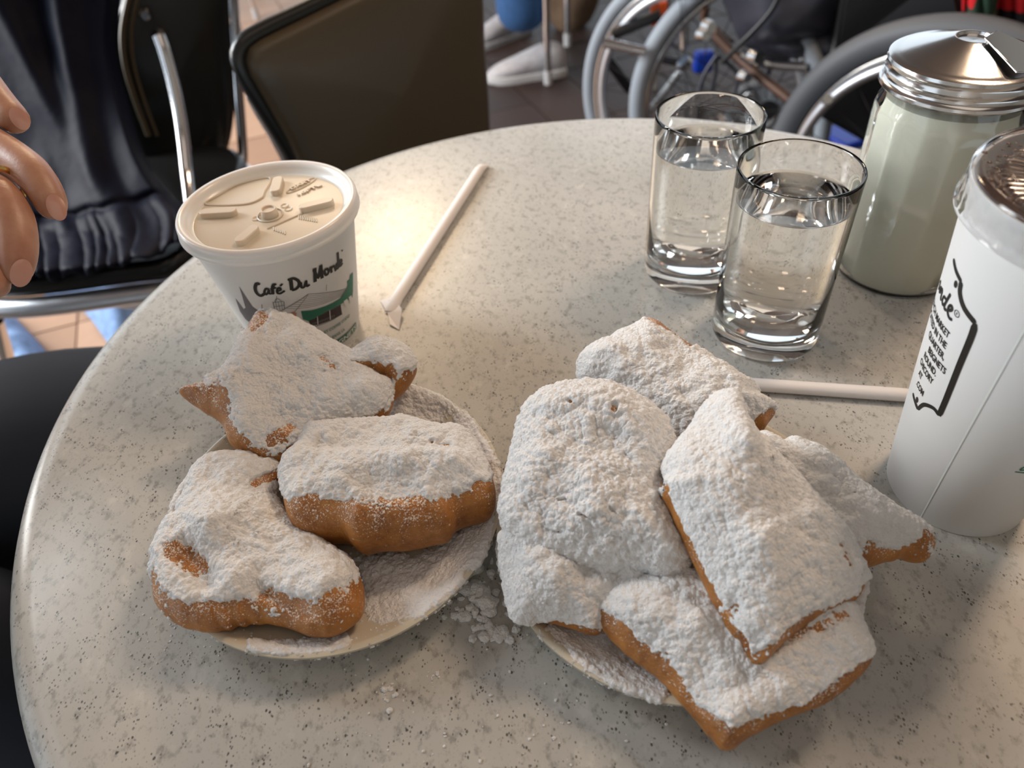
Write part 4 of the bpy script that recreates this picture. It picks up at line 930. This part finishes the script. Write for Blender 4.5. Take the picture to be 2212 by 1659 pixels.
# thumb, palm, forearm, upper arm, torso, head: one chain of joints
thumb = [(-330, 150, .385), (-240, 60, .375), (-190, -20, .365), (-170, -80, .360)]
b = len(J); roots.append(b)
for (x, y, t), r in zip(thumb, (.013, .0125, .0115, .0085)): J.append((ht(x, y, t), r))
E += [(b + k, b + k + 1) for k in range(3)]
b = len(J); roots.append(b)
W0 = ht(-480, 330, .40)
J.append((ht(-130, 270, .362), (.016, .034))); J.append((ht(-240, 280, .372), (.018, .040))); J.append((ht(-360, 300, .385), (.020, .034))); J.append((W0, (.020, .026)))
EL = np.array([-0.60, 0.20, 0.93]); J.append(((W0 + EL) / 2, .034)); J.append((EL, .038))
SHR = np.array([-0.86, 0.24, 1.12]); J.append(((EL + SHR) / 2, .046)); J.append((SHR, .055))
E += [(b + k, b + k + 1) for k in range(7)]
k0 = len(J)
J.append(((-0.90, 0.40, 1.14), .08)); J.append(((-0.93, 0.40, 0.95), (.12, .15))); J.append(((-0.95, 0.40, 0.75), (.11, .14))); J.append(((-0.95, 0.40, 0.58), (.12, .16)))
J.append(((-0.88, 0.40, 1.22), .05)); J.append(((-0.86, 0.40, 1.30), (.075, .075))); J.append(((-0.85, 0.40, 1.40), (.09, .085))); J.append(((-0.86, 0.40, 1.46), (.06, .06)))
E += [(b + 7, k0), (k0, k0 + 1), (k0 + 1, k0 + 2), (k0 + 2, k0 + 3), (k0, k0 + 4), (k0 + 4, k0 + 5), (k0 + 5, k0 + 6), (k0 + 6, k0 + 7)]
s0 = len(J); J.append(((-0.88, 0.57, 1.12), .055)); J.append(((-0.78, 0.66, 0.90), .045)); J.append(((-0.62, 0.60, 0.70), .036)); J.append(((-0.55, 0.52, 0.64), .03))
E += [(k0, s0), (s0, s0 + 1), (s0 + 1, s0 + 2), (s0 + 2, s0 + 3)]
skin_figure('body', J, E, M['skin'], pn, roots)
# finger nails and ring
def nail(px, py, t, d, rx, ry):
    c = ht(px, py, t); a = ht(px + d[0], py + d[1], t) - c; a /= np.linalg.norm(a); v = CP - c; v /= np.linalg.norm(v); w = np.cross(a, v); v = np.cross(w, a); V = []; 
    for jj in range(6):
        for k in range(24):
            q = 2 * PI * k / 24; s = jj / 5; V.append(c + a * math.cos(q) * ry * s + w * math.sin(q) * rx * s + v * (0.0007 * (1 - s * s)))
    MB().add(V, [(jj * 24 + k, jj * 24 + (k + 1) % 24, (jj + 1) * 24 + (k + 1) % 24, (jj + 1) * 24 + k) for jj in range(5) for k in range(24)]).build('fingernail', M['nail'], pn)
M['nail'] = plain('fingernail', (0.47, 0.245, 0.19), 0.28, coat=0.3)
nail(42, 256, .3390, (14, 22), .0042, .0062); nail(122, 448, .3222, (8, 20), .0040, .0062); nail(46, 590, .3108, (-5, 20), .0040, .0060)
p = ht(-8, 412, .326); q = ht(8, 430, .322); ax = (q - p) / np.linalg.norm(q - p); up = np.cross(ax, [0, 0, 1]); up /= np.linalg.norm(up); sd = np.cross(ax, up)
MB().tube([p + (up * math.cos(t) + sd * math.sin(t)) * 0.0106 for t in np.linspace(0, 2 * PI, 40, endpoint=False)], 0.0013, 8, close=True).build('gold_ring', M['gold'], pn)
# clothes
J = [((-0.95, 0.40, 0.54), (.13, .17)), ((-0.80, 0.50, 0.535), .098), ((-0.62, 0.40, 0.54), .090), ((-0.40, 0.50, 0.565), .080), ((-0.22, 0.48, 0.555), .068), ((-0.17, 0.47, 0.42), .060), ((-0.17, 0.47, 0.12), .050),
     ((-0.80, 0.30, 0.53), .098), ((-0.60, 0.29, 0.535), .090), ((-0.42, 0.27, 0.54), .080), ((-0.36, 0.26, 0.50), .068), ((-0.36, 0.25, 0.40), .060), ((-0.37, 0.25, 0.12), .050)]
J[3] = ((-0.41, 0.452, 0.56), .104)
skin_figure('trousers', J, [(0, 1), (1, 2), (2, 3), (3, 4), (4, 5), (5, 6), (0, 7), (7, 8), (8, 9), (9, 10), (10, 11), (11, 12)], M['trousers'], pn, [0])
J = [((-0.95, 0.40, 0.62), (.15, .19)), ((-0.94, 0.40, 0.80), (.14, .18)), ((-0.93, 0.40, 1.00), (.14, .18)), ((-0.91, 0.40, 1.14), .10), (SHR + [-.01, 0, 0], .070), ((EL + SHR) / 2, .060), (EL, .052), ((W0 + EL) / 2, .045), (W0 * .8 + EL * .2, .034),
     ((-0.88, 0.57, 1.12), .070), ((-0.78, 0.66, 0.90), .058), ((-0.66, 0.62, 0.73), .048)]
skin_figure('sweater', J, [(0, 1), (1, 2), (2, 3), (3, 4), (4, 5), (5, 6), (6, 7), (7, 8), (3, 9), (9, 10), (10, 11)], M['trousers'], pn, [0])
skin_figure('hair', [((-0.88, 0.40, 1.36), .098), ((-0.88, 0.40, 1.44), .095), ((-0.92, 0.40, 1.30), .06)], [(0, 1), (0, 2)], M['hair'], pn, [0])
face = MB()
for sy in (-1, 1): face.lathe((-0.775, 0.40 + sy * 0.032, 1.395), [(0, -.008), (.008, 0), (0, .008)], 10)
for sx_ in (-0.075, 0.075): MB().tube([(-0.37 if sx_ < 0 else -0.17, 0.25 if sx_ < 0 else 0.47, 0.05), (-0.26 if sx_ < 0 else -0.06, 0.25 if sx_ < 0 else 0.47, 0.04)], [.045, .038], 12).build('shoe', M['blackplastic'], pn)
# the chair that carries this person
pc = thing('cafe_chair', 'chair at the far left carrying the seated person in navy', 'chair')
MB().box((-0.95, 0.40, 0.40), (0.40, 0.42, 0.045)).build('seat', M['blackvinyl'], pc, bevel=0.015, seg=3)
MB().box((-1.17, 0.40, 0.75), (0.035, 0.38, 0.36)).build('backrest', M['blackvinyl'], pc, bevel=0.015, seg=3)
for a, b_ in ((-1.12, .22), (-1.12, .58), (-.78, .22), (-.78, .58)): MB().tube([(a, b_, 0), (a, b_, 0.38 if a > -1 else 0.9)], 0.011, 12).build('leg', M['chrome'], pc)

# --- pale denim bag under the left chair
bagv = thing('denim_bag', 'pale blue crumpled denim bag on the floor under the left chair', 'bag')
for nm, pts, th in (('bag_body', [(70, 600), (160, 640), (240, 735), (300, 700), (430, 560), (330, 520), (170, 560)], 0.10), ('bag_flap', [(-20, 640), (45, 690), (95, 750), (135, 800), (170, 850), (60, 900), (-60, 860), (-90, 700)], 0.07)):
    g = [at(x, y, z=0.05) for x, y in pts]; P = crom(g, 70); C = P.mean(axis=0); V = []; NJ = 22
    for jj in range(NJ):
        s = 1 - jj / (NJ - 1); 
        for p in P: V.append(C + (p - C) * s + np.array([0, 0, (1 - s ** 2.5) * th - 0.04]))
    V = np.array(V).reshape(NJ, 70, 3); V[..., 2] += (noise(V, 0.07, 71) * 0.03 + noise(V, 0.03, 72) * 0.012) * np.linspace(0.1, 1, NJ)[:, None]
    V[..., 2] = np.maximum(V[..., 2], 0.008)
    link(nm, fast_mesh(nm, V, grid_faces(NJ, 70)), M['ldenim'], bagv)

# --- far pedestrian: jeans and pale trainers
fp = thing('person', 'person in blue jeans and grey-white trainers standing beyond the brown chair', 'person')
def shoe(heel, toe, name='trainer'):
    h = np.array(heel, float); t_ = np.array(toe, float); d = t_ - h; L = np.linalg.norm(d[:2]); d /= L; w = np.array([-d[1], d[0], 0]); V = []
    secs = [(0.0, .030, .075), (.08, .038, .105), (.25, .042, .11), (.45, .042, .088), (.65, .050, .065), (.85, .046, .048), (.97, .026, .03), (1.0, .01, .015)]
    for s, hw, hh in secs:
        for k in range(20):
            q = 2 * PI * k / 20; V.append(h + d * s * L + w * hw * math.cos(q) + np.array([0, 0, 0.012 + hh / 2 + hh / 2 * math.sin(q)]))
    F = [(i * 20 + k, i * 20 + (k + 1) % 20, (i + 1) * 20 + (k + 1) % 20, (i + 1) * 20 + k) for i in range(7) for k in range(20)] + [tuple(range(20))]
    u = MB().add(V, F).build(name, M['shoe'], fp, sub=1)
    so = [h + d * s * L + w * hw * sg * 1.08 for s, hw, _ in secs for sg in (1,)] + [h + d * s * L - w * hw * 1.08 for s, hw, _ in secs[::-1]]
    MB().prism([(p[0], p[1]) for p in so], 0.001, 0.03).build('sole', M['sole'], u, bevel=0.005)
    for q in (.35, .45, .55): MB().tube([h + d * L * q + w * .02 + [0, 0, .115 - q * .06], h + d * L * q - w * .02 + [0, 0, .115 - q * .06]], .004, 6).build('lace', M['sole'], u)
hA = at(1222, 160, z=0.0); tA = at(1052, 180, z=0.0); shoe(hA, tA)
hB = at(1140, 70, z=0.0); tB = at(1010, 115, z=0.0); shoe(hB, tB)
kA = hA * .55 + tA * .45; kB = hB * .8 + tB * .2
px_ = kA[0] - .02; py_ = (kA[1] + kB[1]) / 2
J = [((px_, py_, 0.93), (.15, .12)), ((kA[0] - .01, kA[1], 0.85), .105), ((kA[0] - .02, kA[1], 0.50), .078), ((kA[0] - .02, kA[1], 0.30), .092), ((kA[0] - .02, kA[1], 0.150), .098), ((kB[0], kB[1], 0.85), .105), ((kB[0], kB[1], 0.50), .078), ((kB[0], kB[1], 0.13), .072)]
skin_figure('jeans', J, [(0, 1), (1, 2), (2, 3), (3, 4), (0, 5), (5, 6), (6, 7)], M['denim'], fp, [0])
J = [((px_, py_, 1.0), (.14, .11)), ((px_, py_, 1.25), (.16, .11)), ((px_, py_, 1.42), (.13, .09)), ((px_, py_, 1.50), .05), ((px_, py_, 1.60), .085), ((px_, py_, 1.70), .085),
     ((px_, py_ - .2, 1.40), .055), ((px_ - .03, py_ - .24, 1.12), .042), ((px_ - .1, py_ - .22, .88), .03), ((px_, py_ + .2, 1.40), .055), ((px_ - .03, py_ + .24, 1.12), .042), ((px_ - .1, py_ + .22, .88), .03)]
skin_figure('body', J, [(0, 1), (1, 2), (2, 3), (3, 4), (4, 5), (2, 6), (6, 7), (7, 8), (2, 9), (9, 10), (10, 11)], M['skin'], fp, [0])
J2 = [(p, (r if not hasattr(r, '__len__') else max(r)) * 1.12) for p, r in J[:3]] + [(J[6][0], .066), (J[7][0], .052), (J[9][0], .066), (J[10][0], .052)]
skin_figure('shirt', J2, [(0, 1), (1, 2), (2, 3), (3, 4), (2, 5), (5, 6)], M['wall'], fp, [0])
# --- far chairs, of which little more than a leg shows
def farchair(foot, label, yaw):
    c = thing('cafe_chair', label, 'chair'); f0 = np.array(foot); a = np.array([math.cos(yaw), math.sin(yaw), 0]); b = np.array([-a[1], a[0], 0])
    for i, j in ((0, 0), (1, 0), (0, 1), (1, 1)):
        q = f0 + a * .36 * i + b * .36 * j; MB().tube([q * [1, 1, 0] , q * [1, 1, 0] + [0, 0, .12], q * [1, 1, 0] + [0, 0, 0.44 if j == 0 else 0.85]], 0.012, 12).build('leg', M['chrome'], c)
        MB().tube([q * [1, 1, 0] + [0, 0, .001], q * [1, 1, 0] + [0, 0, .05]], 0.0145, 12).build('foot_cap', M['sole'], c)
    m = f0 * [1, 1, 0] + a * .18 + b * .18 + [0, 0, .455]; R = np.array([[a[0], b[0], 0], [a[1], b[1], 0], [0, 0, 1]])
    MB().box(m, (.42, .42, .04), R).build('seat', M['vinyl'], c, bevel=.015, seg=3); MB().box(m + b * .19 + [0, 0, .35], (.40, .03, .28), R).build('backrest', M['vinyl'], c, bevel=.012, seg=3)
farchair(at(1184, 184, z=0.0), 'chair beyond the trainers, only one thin grey leg in view', -0.3)
farchair(at(556, 44, z=0.0), 'far chair at the top left whose bright legs show above the brown backrest', 1.75)
kb = thing('cloth_bag', 'brown cloth bag on the floor behind the thin grey chair leg', 'bag')
g = at(1245, 90, z=0.0); V = []
for jj in range(14):
    for k in range(36):
        q = 2 * PI * k / 36; s = math.sin(PI * (0.04 + 0.90 * jj / 13)) ** .4; V.append(g + np.array([.12 * s * math.cos(q), .09 * s * math.sin(q) + .15, 0.005 + .36 * jj / 13]))
V = np.array(V).reshape(14, 36, 3); V += noise(V, .08, 5)[..., None] * .015; V[..., 2] = np.maximum(V[..., 2], 0.006)
link('bag_body', fast_mesh('bag', V, grid_faces(14, 36)), M['kraft'], kb)

# ------------------------------------------------------------------ wheelchairs
def wheel(parent, x, y, yaw, R, rt_, tyre, zc=None, rim=True, pushR=None, off=0.03, spokes=24, side=1):
    zc = R + rt_ if zc is None else zc
    d = np.array([math.cos(yaw), math.sin(yaw), 0]); n = np.array([d[1], -d[0], 0]) * side; C = np.array([x, y, zc])
    cir = lambda r, o, N=120: [C + n * o + r * (d * math.cos(t) + np.array([0, 0, 1]) * math.sin(t)) for t in np.linspace(0, 2 * PI, N, endpoint=False)]
    w = MB().tube(cir(R, 0), rt_, 14, close=True).build('wheel', tyre, parent)
    MB().tube(cir(R - rt_ - 0.005, 0), 0.008, 10, close=True).build('rim', M['steel'], w)
    if pushR: MB().tube(cir(pushR, off), 0.0095, 12, close=True).build('push_rim', M['alu'], w)
    MB().tube([C - n * .04, C + n * .04], 0.022, 20).build('hub', M['blackplastic'], w)
    for k in range(spokes):
        t = 2 * PI * k / spokes; e = C + (R - rt_) * (d * math.cos(t) + np.array([0, 0, 1]) * math.sin(t)); MB().tube([C + n * (.03 if k % 2 else -.03), e], 0.0011, 5).build('spoke', M['blackplastic'], w)
    return w, C, n
wc = thing('wheelchair', 'folded wheelchair with two grey-tyred wheels behind the table, left of the bag', 'wheelchair')
wheel(wc, 0.46, 1.586, -0.739, 0.287, 0.0155, M['rubber'], pushR=0.250, off=0.0)
wheel(wc, 0.623, 1.598, -0.205, 0.287, 0.019, M['rubber'])
def tube_px(name, pts, r, mt, parent):
    P = [at(x, y, Y=Y) for x, y, Y in pts]; return MB().tube(P if len(P) < 3 else crom(P, 30, False), r, 12).build(name, mt, parent)
tube_px('cross_tube', [(1322, 75, 1.7), (1425, 32, 1.7)], 0.012, M['blackplastic'], wc)
tube_px('axle_tube', [(1305, 92, 1.66), (1395, 112, 1.62)], 0.011, M['chrome'], wc)
tube_px('brace', [(1300, 110, 1.8), (1362, 195, 1.8)], 0.013, M['blackplastic'], wc)
tube_px('side_post', [(1480, 35, 1.75), (1478, 105, 1.75)], 0.010, M['chrome'], wc)
tube_px('rear_tube', [(1420, 125, 1.7), (1478, 138, 1.68)], 0.009, M['darktube'], wc)
tube_px('joint_knob', [(1474, 132, 1.66), (1482, 142, 1.66)], 0.017, M['steel'], wc)
tube_px('lower_brace', [(1468, 155, 1.66), (1400, 245, 1.66)], 0.008, M['steel'], wc)
P = at(1422, 28, Y=1.72); MB().box(P, (0.035, 0.02, 0.05)).build('reflector', M['orange'], wc, bevel=0.005)
P = at(1519, 132, Y=1.75); MB().box(P, (0.045, 0.03, 0.05)).build('blue_clamp', M['blue'], wc, bevel=0.008)

wc = thing('wheelchair', 'occupied wheelchair on the right, its big dark tyre arching behind the sugar jar', 'wheelchair')
w, C, n_ = wheel(wc, 0.760, 1.131, -0.849, 0.287, 0.024, M['darkrubber'], pushR=0.245, off=0.02)
tube_px('fork_tube', [(1545, 75, 1.55), (1600, 130, 1.5), (1705, 215, 1.4)], 0.010, M['brownmetal'], wc)
tube_px('upper_fork_tube', [(1525, 20, 1.6), (1525, 45, 1.6), (1580, 95, 1.55)], 0.009, M['brownmetal'], wc)
tube_px('seat_rail', [(1600, 118, 1.48), (1660, 138, 1.46), (1745, 145, 1.42)], 0.009, M['chrome'], wc)
for a, b_, rr2 in ((1628, 122, .016), (1632, 132, .012), (1604, 165, .013), (1527, 57, .014), (1515, 75, .013), (1840, 70, .010), (1833, 26, .010)):
    P = at(a, b_, Y=1.46); MB().tube([P, P + np.array([0.004, -0.02, 0.004])], [rr2, rr2 * .7], 12).build('bolt', M['steel'], wc)
tube_px('back_post', [(1822, -60, 1.42), (1815, 60, 1.42), (1795, 150, 1.40)], 0.013, M['blackplastic'], wc)
tube_px('frame_link', [(1655, 40, 1.5), (1595, 100, 1.5)], 0.006, M['blackplastic'], wc)
sg = MB()
Pq = [at(1830, -80, Y=1.33), at(2060, -80, Y=1.27), at(2085, 60, Y=1.24), at(2130, 170, Y=1.22), at(2150, 330, Y=1.2), at(1900, 330, Y=1.3), at(1760, 250, Y=1.36), at(1800, 120, Y=1.35)]
V = Pq + [p + np.array([0.01, 0.03, 0]) for p in Pq]; k = len(Pq)
sg.add(V, [tuple(range(k)), tuple(range(2 * k - 1, k - 1, -1))] + [(i, (i + 1) % k, k + (i + 1) % k, k + i) for i in range(k)]).build('side_guard', M['blackplastic'], wc, smooth=False, bevel=0.01)
tube_px('wheel_bolt', [(1785, 217, 1.2), (1788, 214, 1.17)], 0.008, M['steel'], wc)
P = at(1860, 285, z=0.13); MB().box(P, (0.20, 0.11, 0.02), np.array([[.93, -.36, 0], [.36, .93, 0], [0, 0, 1]])).build('footrest', M['blue'], wc, bevel=0.008)
MB().tube([P + [0.05, 0.02, 0.01], P + [0.08, 0.05, 0.35]], 0.011, 12).build('footrest_hanger', M['darktube'], wc)
P = at(1640, 215, z=0.12); wheel(wc, P[0], P[1], -0.4, 0.075, 0.014, M['darkrubber'], spokes=6)
MB().tube([P + [0, 0, 0.02], P + [0.06, 0.04, 0.33]], 0.012, 12).build('caster_stem', M['darktube'], wc)
bg_ = thing('nylon_bag', 'black wrinkled nylon bag hanging between the wheelchair wheels', 'bag')
pts = [(1560, -90), (1860, -90), (1852, 20), (1835, 60), (1800, 110), (1770, 140), (1700, 138), (1640, 118), (1600, 90), (1580, 40)]
P = [at(x, y, Y=1.50) for x, y in crom(pts, 110)]; C = np.mean(P, axis=0); NJ = 60; V = []
for jj in range(NJ):
    s = 1 - (jj / (NJ - 1)) ** 1.2
    for p in P: V.append(C + (p - C) * s + np.array([0, -1, 0.3]) * (1 - s ** 4) * 0.07)
V = np.array(V).reshape(NJ, 110, 3)
env = np.linspace(0, 1, NJ)[:, None] ** .5
V += (np.array([0, -1, 0.3]) * (np.abs(noise(V * [1, 1, 1.8], 0.11, 81)) * 0.055 + noise(V, 0.05, 82) * 0.016)[..., None]) * np.minimum(1, env * 2)[..., None]
V2 = np.array([C + (p - C) * s + np.array([0, .06, 0]) * (1 - s ** 3) for s in np.linspace(1, 0, 12) for p in P]).reshape(12, 110, 3)
link('bag_body', fast_mesh('bag', np.concatenate([V[::-1], V2[1:]]), grid_faces(NJ + 11, 110)), M['nylon'], bg_)
tube_px('strap', [(1700, -60, 1.40), (1668, 20, 1.40), (1600, 95, 1.42), (1560, 135, 1.45)], 0.005, M['blackplastic'], bg_)
for q in ((1500, 205), (1525, 215), (1575, 200)):
    tube_px('hanging_cord', [(1548, 120, 1.5), (q[0] + 20, 165, 1.5), (q[0], q[1] + 30, 1.5)], 0.004, M['nylon'], bg_)
# person in the wheelchair, plaid shirt, mostly out of frame
wp = thing('person', 'person seated in the wheelchair, a red and green plaid shirt tail showing', 'person')
J = [((1.02, 1.36, 0.56), (.17, .15)), ((1.04, 1.42, 0.80), (.16, .13)), ((1.05, 1.44, 1.02), (.17, .12)), ((1.05, 1.42, 1.14), .05), ((1.05, 1.40, 1.24), .085), ((1.05, 1.40, 1.33), .08),
     ((.84, 1.38, 1.0), .06), ((.80, 1.20, .80), .05), ((.90, 1.05, .72), .035), ((1.26, 1.40, 1.0), .06), ((1.30, 1.22, .80), .05), ((1.22, 1.05, .72), .035)]
ED = [(0, 1), (1, 2), (2, 3), (3, 4), (4, 5), (2, 6), (6, 7), (7, 8), (2, 9), (9, 10), (10, 11)]
skin_figure('body', J, ED, M['skin'], wp, [0])
J2 = [((1.02, 1.34, 0.50), (.20, .19))] + [(p, (r * 1.2 if not hasattr(r, '__len__') else (r[0] * 1.2, r[1] * 1.2))) for p, r in J[1:3]] + [(J[6][0], .075), (J[7][0], .062), (J[9][0], .075), (J[10][0], .062)]
skin_figure('plaid_shirt', J2, [(0, 1), (1, 2), (2, 3), (3, 4), (2, 5), (5, 6)], M['plaid'], wp, [0])
J = [((1.02, 1.36, 0.50), (.16, .14)), ((1.0, 1.12, .50), .080), ((1.0, .86, .52), .07), ((1.0, .84, .14), .05), ((1.14, 1.15, .50), .080), ((1.15, .88, .52), .07), ((1.15, .86, .14), .05)]
skin_figure('trousers', J, [(0, 1), (1, 2), (2, 3), (0, 4), (4, 5), (5, 6)], M['blackplastic'], wp, [0])
skin_figure('hair', [((1.05, 1.42, 1.28), .088), ((1.05, 1.42, 1.36), .086)], [(0, 1)], M['hair'], wp, [0])
wseat = MB().box((1.0, 1.28, 0.42), (0.44, 0.42, 0.04)).build('seat', M['nylon'], bpy.data.objects['wheelchair.001'], bevel=.01)
wheel(bpy.data.objects['wheelchair.001'], 1.42, 1.66, -0.849, 0.287, 0.024, M['darkrubber'], pushR=0.245, off=0.02, side=-1, spokes=12)
MB().box((1.14, 1.60, 0.68), (0.42, 0.03, 0.44)).build('backrest', M['nylon'], bpy.data.objects['wheelchair.001'], bevel=.01)

V = np.zeros((40, 60, 3))
for j in range(40):
    for i in range(60):
        u = i / 59; v = j / 39; V[j, i] = at(2078 + u * 260 - v * 0, -150 + v * 330 + 14 * math.sin(u * 9), Y=1.19 + 0.012 * math.sin(u * 21 + v * 2) + 0.008 * math.sin(u * 47))
o = link('shirt_tail', fast_mesh('shirt_tail', V, grid_faces(40, 60, False)), M['plaid'], wp); mo = o.modifiers.new('t', 'SOLIDIFY'); mo.thickness = 0.004
for o in list(bpy.data.objects):
    if o.parent is None and o.get('category') == 'chair': o['group'] = 'metal cafe chairs around the tables'
    if o.parent is None and o.get('category') == 'wheelchair': o['group'] = 'wheelchairs behind the table'
